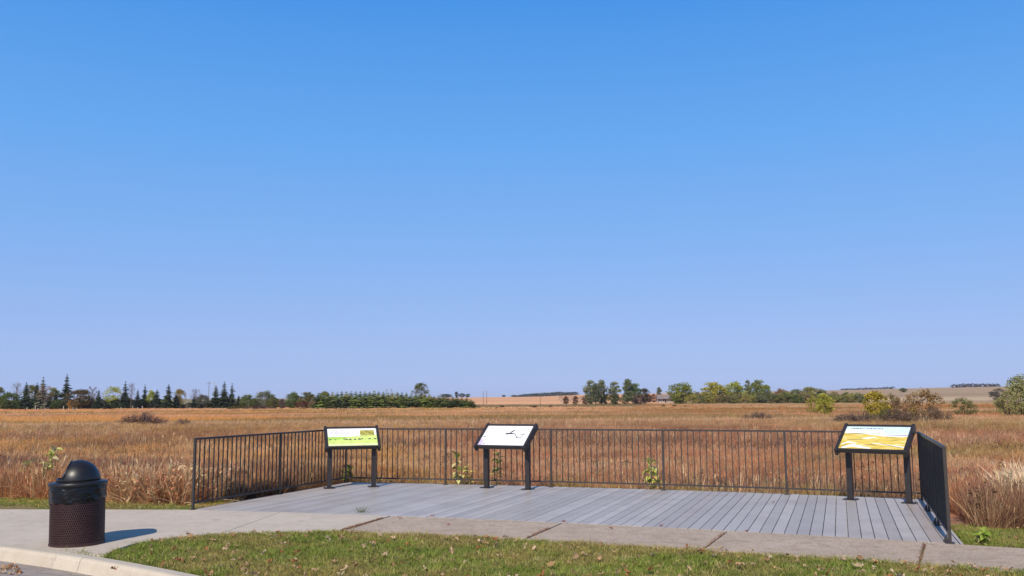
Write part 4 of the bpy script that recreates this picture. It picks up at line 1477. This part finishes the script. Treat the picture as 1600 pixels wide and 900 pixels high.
# --- the close-set row of young pines
PX = np.linspace(498, 736, 34)
for i, px in enumerate(PX):
    tp = np.interp(px, [498, 520, 570, 620, 690, 736], [614, 611, 610.5, 613, 619, 625]) + rnd.uniform(-1.5, 2)
    D = 262 + rnd.uniform(-6, 6) + (px - 498) * 0.10
    c = [(0.17, 0.195, 0.06), (0.13, 0.16, 0.055), (0.23, 0.23, 0.065), (0.10, 0.125, 0.055)][rnd.randrange(4)]
    plant('young_pine', 'pine', px, tp, 641, 22 * rnd.uniform(0.85, 1.25), D + (16 if i % 2 else 0), c, 'bushy young pine in the dense row before the far field', 'tree', 'dense row of young pines')
for i, px in enumerate(np.linspace(502, 738, 26)):
    tp = np.interp(px, [498, 570, 690, 740], [623, 622, 627, 630]) + rnd.uniform(-2, 3)
    plant('young_pine', 'pine', px, tp, 642, 17 * rnd.uniform(0.8, 1.2), 252 + (px - 498) * 0.08, [(0.07, 0.09, 0.05), (0.11, 0.135, 0.055), (0.18, 0.22, 0.06)][rnd.randrange(3)], 'small dark young pine along the front of the dense row', 'tree', 'front rank of small pines')
# --- far copses and the farm on the other side of the open field
for kind, px, top, base, w, D, col, lab in [
        ('round', 697, 619, 625, 22, 1500, (0.10, 0.11, 0.10), 'faint wide copse on the skyline over the pines'), ('tall', 713, 615, 624, 6, 1450, (0.09, 0.095, 0.08), 'thin faint tree on the skyline over the pines'),
        ('round', 722, 617, 624, 11, 1450, (0.10, 0.10, 0.08), 'faint round tree beside the thin skyline tree'), ('round', 731, 618, 624, 8, 1450, (0.10, 0.10, 0.08), 'smallest faint skyline tree by the salmon field'),
        ('round', 787, 618.5, 622, 6, 1500, (0.09, 0.09, 0.09), 'tiny lone tree on the skyline of the salmon field'),
        ('tall', 923, 594, 633, 19, 440, (0.26, 0.275, 0.16), 'tall grey-green poplar at the end of the copper row'), ('tall', 931, 599, 633, 14, 436, (0.14, 0.16, 0.09), 'narrow dark poplar between two taller ones'),
        ('tall', 940, 595, 633, 16, 443, (0.26, 0.275, 0.16), 'tall thin-topped poplar beside the end poplar'), ('bush', 946, 609, 633, 12, 440, (0.06, 0.07, 0.04), 'dark bush at the foot of the poplars'),
        ('tall', 960, 597, 633, 17, 446, (0.26, 0.275, 0.16), 'poplar with a green bush round its foot'), ('bush', 960, 615, 633, 22, 432, (0.12, 0.13, 0.05), 'yellow-green bush round the foot of a poplar'),
        ('tall', 981, 593, 633, 18, 440, (0.19, 0.22, 0.11), 'tallest poplar of the far clump'), ('round', 992, 599, 633, 20, 444, GRN, 'full dark green tree joined to the tallest poplar'),
        ('round', 1007, 608, 633, 19, 450, (0.10, 0.085, 0.06), 'brownish tree beside the red bushes'), ('bush', 976, 617, 633, 14, 448, BRN, 'brown bush between two poplars'), ('bush', 999, 616, 633, 20, 436, PURP, 'purple-brown bush before the brownish tree'),
        ('tall', 1030, 609, 630, 9, 640, GREYG, 'slim hazy tree standing behind the farmhouse'),
        ('round', 1065, 598, 633, 40, 440, (0.255, 0.284, 0.056), 'large round bright green tree beside the farmhouse'), ('bush', 1060, 612, 633, 26, 446, SPG, 'dark shrub under the large round tree'),
        ('bush', 1093, 614, 632, 24, 470, PURP, 'dark purple bush beyond the large round tree'),
        ('round', 1116, 597, 632, 38, 440, (0.465, 0.412, 0.070), 'golden-green broad tree in the far grove'), ('round', 1130, 606, 632, 18, 446, OLV, 'olive tree inside the far grove'), ('round', 1148, 596, 632, 34, 438, (0.360, 0.383, 0.070), 'bright yellow-green tree in the far grove'),
        ('tall', 1169, 595, 632, 10, 446, GREYG, 'thin grey-green tree with sky showing round it'), ('round', 1184, 594, 632, 27, 440, (0.225, 0.256, 0.077), 'tall green tree by the gap in the far grove'), ('round', 1197, 602, 632, 20, 436, (0.270, 0.298, 0.070), 'green tree sloping down from the far grove'),
        ('bush', 1197, 613, 631, 36, 426, GREYG, 'wide grey-green bush below the far grove'), ('round', 1221, 607, 631, 22, 440, BRN, 'brown round tree behind the green bushes'), ('bush', 1224, 614, 631, 30, 424, OLV, 'olive bush below the brown round tree'),
        ('round', 1245, 608, 631, 24, 436, GREYG, 'grey-green tree at the end of the grove'), ('bush', 1246, 616, 631, 22, 422, GRN, 'dark green bush at the end of the grove'), ('round', 1265, 605, 631, 32, 440, (0.330, 0.312, 0.112), 'pale olive rounded tree behind the willow'), ('round', 1284, 608, 631, 18, 440, GREYG, 'small grey-green tree behind the willow'),
        ('bush', 1304, 613, 631, 26, 440, BRN, 'brown bush in the hedge by the golden shrub'), ('bush', 1324, 614, 631, 28, 444, OLV, 'olive bush in the hedge by the golden shrub'), ('bush', 1343, 615, 631, 24, 448, GREYG, 'grey bush in the hedge by the golden shrub'),
        ('round', 1412, 609, 616, 12, 900, GRN, 'dark round tree alone on the pale slope'), ('bush', 1560, 606, 624, 28, 520, (0.13, 0.12, 0.09), 'grey-brown bush behind the big green shrub')]:
    plant('bush' if kind == 'bush' else 'broadleaf_tree', kind, px, top, base, w, D, col, lab, 'bush' if kind == 'bush' else 'tree')
for px, top, w in [(1022, 616, 14), (1034, 617, 12), (1045, 616, 13), (1055, 617, 12), (1014, 617, 12)]:
    plant('red_bush', 'bush', px, top, 629, w, 560, RED, 'dark red autumn bush behind the farmhouse', 'bush', 'red bushes behind the farmhouse')
for i, px in enumerate(np.arange(1080, 1350, 12.5)):
    plant('hedge_bush', 'bush', px, 615 + rnd.uniform(-2, 4), 632, 24, 432 + rnd.uniform(-6, 6), rnd.choice(((0.32, 0.32, 0.10), (0.24, 0.26, 0.10), (0.40, 0.36, 0.10), (0.27, 0.21, 0.12))), 'olive bush of the long low band under the far grove', 'bush', 'low band under the far grove')
for i, px in enumerate([877, 884, 892, 899, 907, 914]):
    plant('copper_tree', 'tall' if i % 2 else 'bare', px, 618 + rnd.uniform(-1, 2), 633, 10, 450, (0.30, 0.16, 0.11), 'thin copper-brown tree in the short row before the salmon field', 'tree', 'row of copper trees', M_PALEBARK)
for i, px in enumerate([748, 760, 767, 776, 784, 829, 834, 836, 860, 1036, 1053, 1070]):
    plant('field_shrub', 'bush', px, 635 + rnd.uniform(0, 1.5), 639.5, 5 + rnd.uniform(0, 4), 290 + rnd.uniform(-20, 30), (0.05, 0.05, 0.025), 'tiny dark shrub dotted on the olive strip of the field', 'shrub', 'tiny shrubs on the olive strip')
for i, px in enumerate(np.arange(803, 900, 6.0)):
    plant('skyline_tree', 'round', px, 619.5 - 4.5 * math.sin(math.pi * (px - 796) / 140) + rnd.uniform(-0.5, 0.5), 624, 10.5, 1750 + rnd.uniform(-30, 30), (0.10, 0.12, 0.11), 'faint grey-green tree in the long wood on the skyline', 'tree', 'long skyline wood', sink=2.5)
for i, px in enumerate(list(np.arange(1318, 1400, 7.0))):
    plant('ridge_tree', 'bush', px, 607.5 + rnd.uniform(-0.6, 0.8) - (px - 1318) * 0.012, 612.5, 10.5, 1480, (0.10, 0.085, 0.07), 'small dark tree in the hedge along the ridge top', 'tree', 'hedge on the ridge top', sink=1.5)
for i, px in enumerate(list(np.arange(1492, 1560, 7.5))):
    plant('slope_bush', 'bush', px, 606 + rnd.uniform(-0.8, 0.8) + abs(px - 1520) * 0.03, 613, 11, 1150, (0.12, 0.08, 0.07), 'dark brown bush in the hedge across the pale slope', 'bush', 'hedge across the pale slope', sink=1.0)
# --- shrubs out on the prairie
for kind, px, top, base, w, D, col, lab in [
        ('bush', 1272, 615, 647, 24, 110, (0.34, 0.31, 0.08), 'yellow-olive rounded willow beside a greener one'), ('round', 1288, 613, 652, 30, 100, (0.420, 0.412, 0.084), 'yellow-green willow with a narrow foot on the prairie'),
        ('round', 1367, 607, 662, 42, 74, (0.44, 0.35, 0.06), 'golden yellow shrub rising behind the landscape sign'), ('bush', 1380, 636, 664, 26, 72, (0.17, 0.19, 0.05), 'low green shrub at the foot of the golden one'),
        ('twig', 1326, 637, 668, 56, 66, PURP, 'purple-brown leafless thicket behind the landscape sign'), ('twig', 1400, 632, 670, 60, 64, (0.20, 0.14, 0.105), 'dark thicket below the golden and orange shrubs'),
        ('bush', 1404, 620, 660, 32, 76, BRN, 'brown half-bare shrub between golden and orange ones'), ('bush', 1440, 609, 662, 56, 78, (0.36, 0.23, 0.11), 'large orange-brown willow shrub beside the thicket'),
        ('twig', 1348, 634, 666, 50, 68, (0.22, 0.17, 0.11), 'tan-grey thicket joining the purple one to the golden shrub'), ('twig', 1462, 632, 664, 44, 74, (0.25, 0.17, 0.11), 'thin tan thicket at the outer side of the orange willow'), ('bush', 1390, 617, 662, 34, 80, (0.25, 0.20, 0.09), 'dull olive-brown shrub touching the golden one'), ('twig', 1432, 642, 668, 50, 66, (0.24, 0.18, 0.11), 'low brown thicket under the orange willow shrub'), ('bush', 1424, 622, 650, 14, 88, YEL, 'small yellow shrub peeking behind the orange willow'),
        ('bush', 1505, 623, 655, 38, 98, (0.225, 0.227, 0.098), 'compact grey-green bush alone on the prairie'), ('round', 1594, 586, 656, 40, 96, (0.33, 0.34, 0.15), 'tall green shrub at the open end of the prairie'), ('bush', 1575, 610, 657, 40, 94, (0.330, 0.312, 0.140), 'pale olive shrub leaning against the tall green one'),
        ('twig', 226, 648, 680, 66, 72, (0.24, 0.145, 0.135), 'wide purple-brown shrub alone in the golden grass'), ('twig', 288, 657, 678, 30, 74, (0.17, 0.11, 0.11), 'small purple-grey shrub near the wide one'), ('twig', 1182, 646, 666, 44, 84, (0.20, 0.15, 0.12), 'low grey twiggy shrub beyond the railing')]:
    plant('prairie_shrub', kind, px, top, base, w, D, col, lab, 'shrub', sink=0.1)
# dead weeds crowding the side railing
for i in range(6):
    p = F2(-0.20 - rnd.random() * 0.15, 1.55 + i * 0.27)
    cm, tm = LIB['twig'][i % 2]
    root = empty('dead_weed', (p[0], p[1], tz(*p) - 0.02), rnd.uniform(0, 6)); root.scale = (0.42, 0.42, 0.34 + rnd.random() * 0.14)
    cr = obj_from('crown', cm, root); cr.color = (0.06, 0.042, 0.038, 1); obj_from('stems', tm, root)
    tag(root, 'dead dark weed clump crowding the foot of the side railing', 'weed', 'dead weeds by the side railing')

# ------------------------------------------------------------------ utility poles, marker stones, farm
def utility_pole(px, top, base, D, arm, lab, group=None, mat=None):
    X, Y = along(px, D); z = tz(X, Y) - 0.1; H = (base - top) * D / FPX
    root = empty('utility_pole', (X, Y, z), rnd.uniform(-0.3, 0.3)); tag(root, lab, 'pole', group)
    r = max(0.14, 0.00016 * D * 2)
    mb = MB(); mb.tube([(0, 0, 0), (0, 0, H)], [r, r * 0.75], 8); mb.build('shaft', mat or M_POLE, root)
    if arm:
        mb = MB(); mb.bar((-1.2, -r, H - 0.7), (1.2, -r, H - 0.7), 0.12, 0.14); c = mb.build('crossarm', mat or M_POLE, root)
        mb = MB()
        for xx in (-1.1, -0.5, 0.5, 1.1): mb.tube([(xx, -r, H - 0.63), (xx, -r, H - 0.4)], [0.05, 0.03], 6)
        mb.build('insulators', M_STONE, c)


M_MARK = simple('grey_marker_stone', (0.34, 0.32, 0.30), 0.85)
utility_pole(326, 594, 636, 400, True, 'dark utility pole with crossarm beside three big spruces', None)
utility_pole(334, 595, 636, 430, False, 'pale utility pole just beside the dark one', None, M_PALEBARK)
for px in (604, 611): utility_pole(px, 608, 632, 560, True, 'thin utility pole sticking up above the pine row', 'poles over the pine row')
for px in (755, 760.5): utility_pole(px, 611, 633, 500, False, 'thin pole of a pair before the salmon field', 'pair of poles before the salmon field')
utility_pole(844, 613, 634, 480, False, 'lone thin pole standing before the salmon field')
for i, (px, h) in enumerate([(43, 4), (56, 8), (60, 3.5), (72, 3), (100, 7), (108, 3.5), (115, 4), (120, 3), (190, 4), (208, 6), (216, 3), (223, 6), (241, 3), (297, 3)]):
    X, Y = along(px, 352 + rnd.uniform(-6, 6)); z = tz(X, Y) - 0.05; H = h * 0.8 * 352 / FPX + 0.3
    mb = MB(); w = 0.12; t = 0.07
    poly = [(-w, 0), (w, 0), (w, H * 0.86), (w * 0.6, H * 0.97), (0, H), (-w * 0.6, H * 0.97), (-w, H * 0.86)]
    mb.v += [(a, -t, b) for a, b in poly] + [(a, t, b) for a, b in poly]; n = len(poly)
    mb.f.append(list(range(n))); mb.f.append([n + k for k in range(n)][::-1])
    for k in range(n): mb.f.append([k, n + k, n + (k + 1) % n, (k + 1) % n])
    o = mb.build('marker_stone', M_MARK); o.location = (X, Y, z); o.rotation_euler = (0, 0, rnd.uniform(-0.3, 0.3))
    tag(o, 'small pale upright marker stone at the foot of the far trees', 'marker stone', 'pale markers under the far trees')

M_ROOF = simple('brown_grey_shingles', (0.20, 0.165, 0.16), 0.9)
M_SIDING = simple('white_siding', (0.33, 0.30, 0.28), 0.7)
M_PANE = simple('dark_window_glass', (0.02, 0.022, 0.026), 0.15)


def gable(mb, x0, x1, y0, y1, z0, z1, over=0.25):
    """roof with its ridge along x"""
    ym = (y0 + y1) / 2
    a = [(x0 - over, y0 - over, z0), (x1 + over, y0 - over, z0), (x1 + over, ym, z1), (x0 - over, ym, z1), (x1 + over, y1 + over, z0), (x0 - over, y1 + over, z0)]
    n = len(mb.v); mb.v += a
    mb.f += [[n, n + 1, n + 2, n + 3], [n + 3, n + 2, n + 4, n + 5], [n, n + 3, n + 5], [n + 1, n + 4, n + 2], [n, n + 5, n + 4, n + 1]]


def farmhouse():
    D = 540.0; X, Y = along(1040, D); z = tz(X, Y) - 0.1
    root = empty('farmhouse', (X, Y, z), math.radians(-4)); tag(root, 'low farmhouse with brown roof, two white dormers and long porch', 'house')
    mb = MB(); mb.box((-4.7, 0, 0), (4.7, 6.5, 2.5)); wall = mb.build('wall', M_SIDING, root)
    mb = MB(); gable(mb, -4.7, 4.7, -1.2, 6.7, 2.42, 4.9); roof = mb.build('roof', M_ROOF, root)
    for x in (-2.0, 2.0):
        mb = MB(); mb.box((x - 0.75, -0.2, 2.9), (x + 0.75, 2.0, 3.9))
        mb.face([(x - 0.75, -0.2, 3.9), (x + 0.75, -0.2, 3.9), (x, -0.2, 4.6)])
        d = mb.build('dormer', M_SIDING, roof)
        mb = MB(); mb.face([(x - 0.95, -0.4, 3.82), (x, -0.4, 4.72), (x, 2.4, 4.72), (x - 0.95, 2.4, 3.82)]); mb.face([(x, -0.4, 4.72), (x + 0.95, -0.4, 3.82), (x + 0.95, 2.4, 3.82), (x, 2.4, 4.72)])
        mb.build('dormer_roof', M_ROOF, roof)
        mb = MB(); mb.box((x - 0.3, -0.26, 3.05), (x + 0.3, -0.21, 3.75)); mb.build('dormer_window', M_PANE, roof)
    mb = MB(); mb.box((0.2, 2.6, 4.4), (0.8, 3.2, 5.9)); mb.build('chimney', M_SIDING, roof)
    for x in (-3.9, -2.5, -1.2, 1.2, 2.5, 3.9):
        mb = MB(); mb.box((x - 0.45, -0.04, 0.9), (x + 0.45, 0.03, 2.1)); mb.build('window', M_PANE, root)
    mb = MB(); mb.box((-0.45, -0.05, 0.05), (0.45, 0.03, 2.1)); mb.build('door', M_PANE, root)
    for x in (-4.6, -2.3, 0.75, 2.3, 4.6):
        mb = MB(); mb.box((x - 0.08, -1.22, 0), (x + 0.08, -1.06, 2.42)); mb.build('porch_post', M_SIDING, root)


farmhouse()


def shed(px, D, w, h, lab):
    X, Y = along(px, D); z = tz(X, Y) - 0.1
    root = empty('farm_shed', (X, Y, z), math.radians(8)); tag(root, lab, 'shed')
    mb = MB(); mb.box((-w / 2, 0, 0), (w / 2, 4, h)); mb.build('wall', M_SIDING, root)
    mb = MB(); gable(mb, -w / 2, w / 2, 0, 4, h - 0.02, h + 0.9); mb.build('roof', M_SIDING, root)
    mb = MB(); mb.box((-0.6, -0.04, 0.0), (0.6, 0.02, h * 0.8)); mb.build('door', M_PANE, root)


shed(1176, 470, 2.2, 1.2, 'small white shed seen through the gap in the far grove')
shed(1139, 465, 1.0, 1.3, 'narrow white shed half hidden by the golden-green tree')

# ------------------------------------------------------------------ milkweed and other plants by the railing
M_MLEAF = leaf_mat('milkweed_leaf', 'OBJECT', 0.3, 0.35)
M_STEM = simple('dry_stem', (0.36, 0.30, 0.14), 0.8)


def big_leaf(L, w):
    mb = MB(); n = 5
    for i in range(n + 1):
        u = i / n; ww = w * math.sin(math.pi * (0.06 + 0.94 * u) ** 0.8) * (1 if u < 1 else 0.05)
        z = 0.10 * L * math.sin(u * 2.4) - 0.22 * L * u * u
        mb.v += [(L * u, -ww, z + ww * 0.35), (L * u, 0, z), (L * u, ww, z + ww * 0.35)]
    for i in range(n):
        for j in range(2): mb.f.append([3 * i + j, 3 * i + j + 1, 3 * i + 4 + j, 3 * i + 3 + j])
    return mb.mesh('leaf', M_MLEAF)


LEAVES = [big_leaf(0.19, 0.050), big_leaf(0.15, 0.042), big_leaf(0.11, 0.034)]


def milkweed(x, y, H, n, lean, cols, lab, low=0.15, z=None):
    z0 = tz(x, y) - 0.02 if z is None else z
    root = empty('milkweed_plant', (x, y, z0), 0); tag(root, lab, 'plant')
    top = Vector((lean[0], lean[1], H))
    mb = MB(); mb.tube([(0, 0, 0), tuple(top * 0.5 + Vector((-lean[0] * 0.12, 0, 0))), tuple(top)], [0.009, 0.007, 0.004], 6); mb.build('stem', M_STEM, root)
    for i in range(n):
        u = low + (1 - low) * (i + 0.5) / n
        p = Vector((0, 0, 0)).lerp(top, u); p.x -= lean[0] * 0.12 * math.sin(math.pi * u)
        a = i * 2.4 + rnd.uniform(-0.4, 0.4)
        o = obj_from('leaf', LEAVES[rnd.choice((0, 0, 1, 2)) if u < 0.85 else 1], root, tuple(p), (rnd.uniform(-0.5, 0.5), rnd.uniform(-1.0, 0.5), a))
        o.color = (*rnd.choice(cols), 1)
    return root


GY = [(0.60, 0.60, 0.15), (0.42, 0.48, 0.10), (0.75, 0.72, 0.32), (0.16, 0.20, 0.05)]
YY = [(0.76, 0.64, 0.18), (0.66, 0.52, 0.16), (0.52, 0.50, 0.13)]
DD = [(0.55, 0.50, 0.28), (0.62, 0.60, 0.20), (0.42, 0.42, 0.16)]
g = ground(52, 777); milkweed(g[0], g[1] + 0.2, 0.86, 22, (0.24, 0.0), DD + [(0.52, 0.55, 0.14)], 'tall leaning milkweed with pale leaves beside the trash can', 0.5)
g = ground(8, 775); milkweed(g[0], g[1] + 0.5, 0.62, 10, (0.12, 0.0), DD, 'shorter milkweed top showing in the grass beyond the trash can', 0.6)
bp = lambda px, off: (lambda t: F2(t, DW + off))(next(t for t in np.arange(0, DL, 0.02) if (lambda q: 800 + FPX * (q[0]) / q[1] / 1.0)(F2(t, DW + off)) >= px))
for px, off, H, n, cols, lab in [(716, 0.30, 0.58, 20, GY, 'leafy green milkweed behind the railing near the ink drawing sign'), (733, 0.35, 0.30, 10, YY, 'small yellowing milkweed next to the ink drawing sign'), (773, 0.30, 0.56, 16, YY + GY[:2], 'yellow-green milkweed between the posts of the white sign'),
                                 (1008, 0.28, 0.52, 20, GY, 'green milkweed against a post in the middle of the long railing'), (1024, 0.25, 0.27, 10, YY, 'small yellow milkweed beside the green one at the railing post')]:
    p = bp(px, off); dz = -tz(*p); milkweed(p[0], p[1], H + 0.06 + dz, n, (rnd.uniform(-0.08, 0.08), 0), cols, lab, (dz + 0.02) / (H + 0.06 + dz))
p = F2(-0.05, DW + 0.15); milkweed(p[0], p[1], 0.45, 16, (0.05, 0), [(0.13, 0.20, 0.04), (0.22, 0.28, 0.06)], 'small bushy green weed at the corner of the railing', 0.35)
p = F2(DL + 0.22, 0.14); wd_ = milkweed(p[0], p[1], 0.22, 26, (0.08, 0), [(0.22, 0.34, 0.05), (0.32, 0.40, 0.08), (0.45, 0.42, 0.16)], 'low broad-leaved green weed at the foot of the side railing', 0.05); wd_.scale = (0.62, 0.62, 0.7)
# grass tuft growing between deck and pad
g = ground(565, 802)
root = MB()
for i in range(46):
    a = rnd.uniform(0, 6.28); r = 0.05 * rnd.random()
    blade(root, r * math.cos(a) * 1.6, r * math.sin(a), rnd.uniform(0.05, 0.11), 0.005, rnd.uniform(0.02, 0.09), a, rnd.uniform(0, 0.05), 3)
o = root.build('grass_tuft', M_LEAF); o.location = (g[0], g[1], 0.012); o.color = (0.10, 0.13, 0.04, 1)
tag(o, 'small green grass tuft growing at the seam of pad and deck', 'grass')

# ------------------------------------------------------------------ fallen leaves
def fallen(seed):
    r2 = random.Random(seed); mb = MB()
    n = 13; c = []
    for i in range(n):
        a = 2 * math.pi * i / n
        rr = (1.0 if i % 2 == 0 else 0.5) * r2.uniform(0.6, 1.2)
        c.append((math.cos(a) * rr, math.sin(a) * rr * 0.8, r2.uniform(-0.1, 0.7)))
    mb.v = [(0, 0, 0.05)] + c
    for i in range(n): mb.f.append([0, 1 + i, 1 + (i + 1) % n])
    return mb.mesh('fallen_leaf', M_LEAF)


FALL = [fallen(s) for s in range(7)]
LC = [(0.62, 0.46, 0.29), (0.55, 0.36, 0.20), (0.46, 0.28, 0.15), (0.42, 0.19, 0.085), (0.52, 0.37, 0.22), (0.32, 0.15, 0.07), (0.58, 0.45, 0.30), (0.46, 0.31, 0.18), (0.36, 0.22, 0.12)]
k = 0
while k < 290:
    px = rnd.uniform(120, 1600); py = rnd.uniform(834, 930)
    g = ground(px, py)
    if not lawn_ok(np.array([g[0]]), np.array([g[1]]))[0]: continue
    if rnd.random() > 0.35 + 0.65 * float(fbm(np.array([g[0] / 0.9]), np.array([g[1] / 0.9]), 303, 2)[0]): continue
    s = 0.024 + 0.032 * rnd.random() ** 1.5
    o = obj_from('fallen_leaf', FALL[k % 7], None, (g[0], g[1], tz(g[0], g[1]) + 0.030 + rnd.uniform(0, 0.016)), (rnd.gauss(0, 0.4), rnd.gauss(0, 0.4), rnd.uniform(0, 6.28)), (s, s, s))
    o.color = (*rnd.choice(LC), 1)
    tag(o, 'dry brown fallen leaf lying in the lawn grass', 'leaf', 'leaves fallen on the lawn')
    k += 1
for px, py, z in [(1167, 832, 0.018), (625, 812, 0.02), (880, 817, 0.02), (1208, 787, 0.02), (676, 808, 0.02), (1033, 824, 0.02), (700, 822, 0.02), (955, 828, 0.02)]:
    g = ground(px, py); s = 0.034
    o = obj_from('fallen_leaf', FALL[int(px) % 7], None, (g[0], g[1], z), (0, 0, px), (s, s, s * 0.8)); o.color = (0.34, 0.12, 0.08, 1)
    tag(o, 'reddish brown fallen leaf lying on the bare paving or boards', 'leaf', 'leaves fallen on paving and boards')
for i in range(16):
    g = ground(rnd.uniform(0, 34), rnd.uniform(884, 900), -0.115); s = rnd.uniform(0.03, 0.05)
    o = obj_from('fallen_leaf', FALL[i % 7], None, (g[0], g[1], -0.105), (rnd.gauss(0, 0.3), rnd.gauss(0, 0.3), i), (s, s, s)); o.color = (*rnd.choice(LC), 1)
    tag(o, 'brown fallen leaf in the gutter drift on the road', 'leaf', 'leaves drifted on the road')
g = ground(178, 897); o = obj_from('fallen_leaf', FALL[2], None, (g[0], g[1], 0.045), (0.2, 0.1, 1), (0.05, 0.05, 0.05)); o.color = (0.36, 0.19, 0.10, 1)
tag(o, 'large brown fallen leaf lying alone on the kerb top', 'leaf')
# crumbs of leaf in the grass between them
mb = MB()
for i in range(1500):
    g = (rnd.uniform(-5, 8), rnd.uniform(6.6, 11.8))
    if not lawn_ok(np.array([g[0]]), np.array([g[1]]))[0]: continue
    z = 0.012 + rnd.uniform(0, 0.03); a = rnd.uniform(0, 6.28); s = rnd.uniform(0.008, 0.02); h = rnd.uniform(-0.01, 0.01)
    mb.face([(g[0] + s * math.cos(a), g[1] + s * math.sin(a), z + h), (g[0] + s * math.cos(a + 2), g[1] + s * math.sin(a + 2), z), (g[0] + s * math.cos(a + 4.1), g[1] + s * math.sin(a + 4.1), z - h)])
o = mb.build('leaf_litter', M_LEAF); o.color = (0.36, 0.24, 0.13, 1); tag(o, 'crumbled brown leaf litter scattered through the lawn', None, kind='stuff')


# ------------------------------------------------------------------ thin autumn haze
m, nt, out = new_mat('haze')
pv = N(nt, 'ShaderNodeVolumePrincipled')
pv.inputs['Color'].default_value = (0.86, 0.90, 1.0, 1)
pv.inputs['Density'].default_value = 0.00006
pv.inputs['Anisotropy'].default_value = 0.0
nt.links.new(pv.outputs[0], out.inputs['Volume'])
mb = MB(); mb.box((-9500, -9500, -5), (9500, 9500, 40)); o = mb.build('haze', m); tag(o, 'thin pale autumn haze over the far fields', None, kind='stuff')
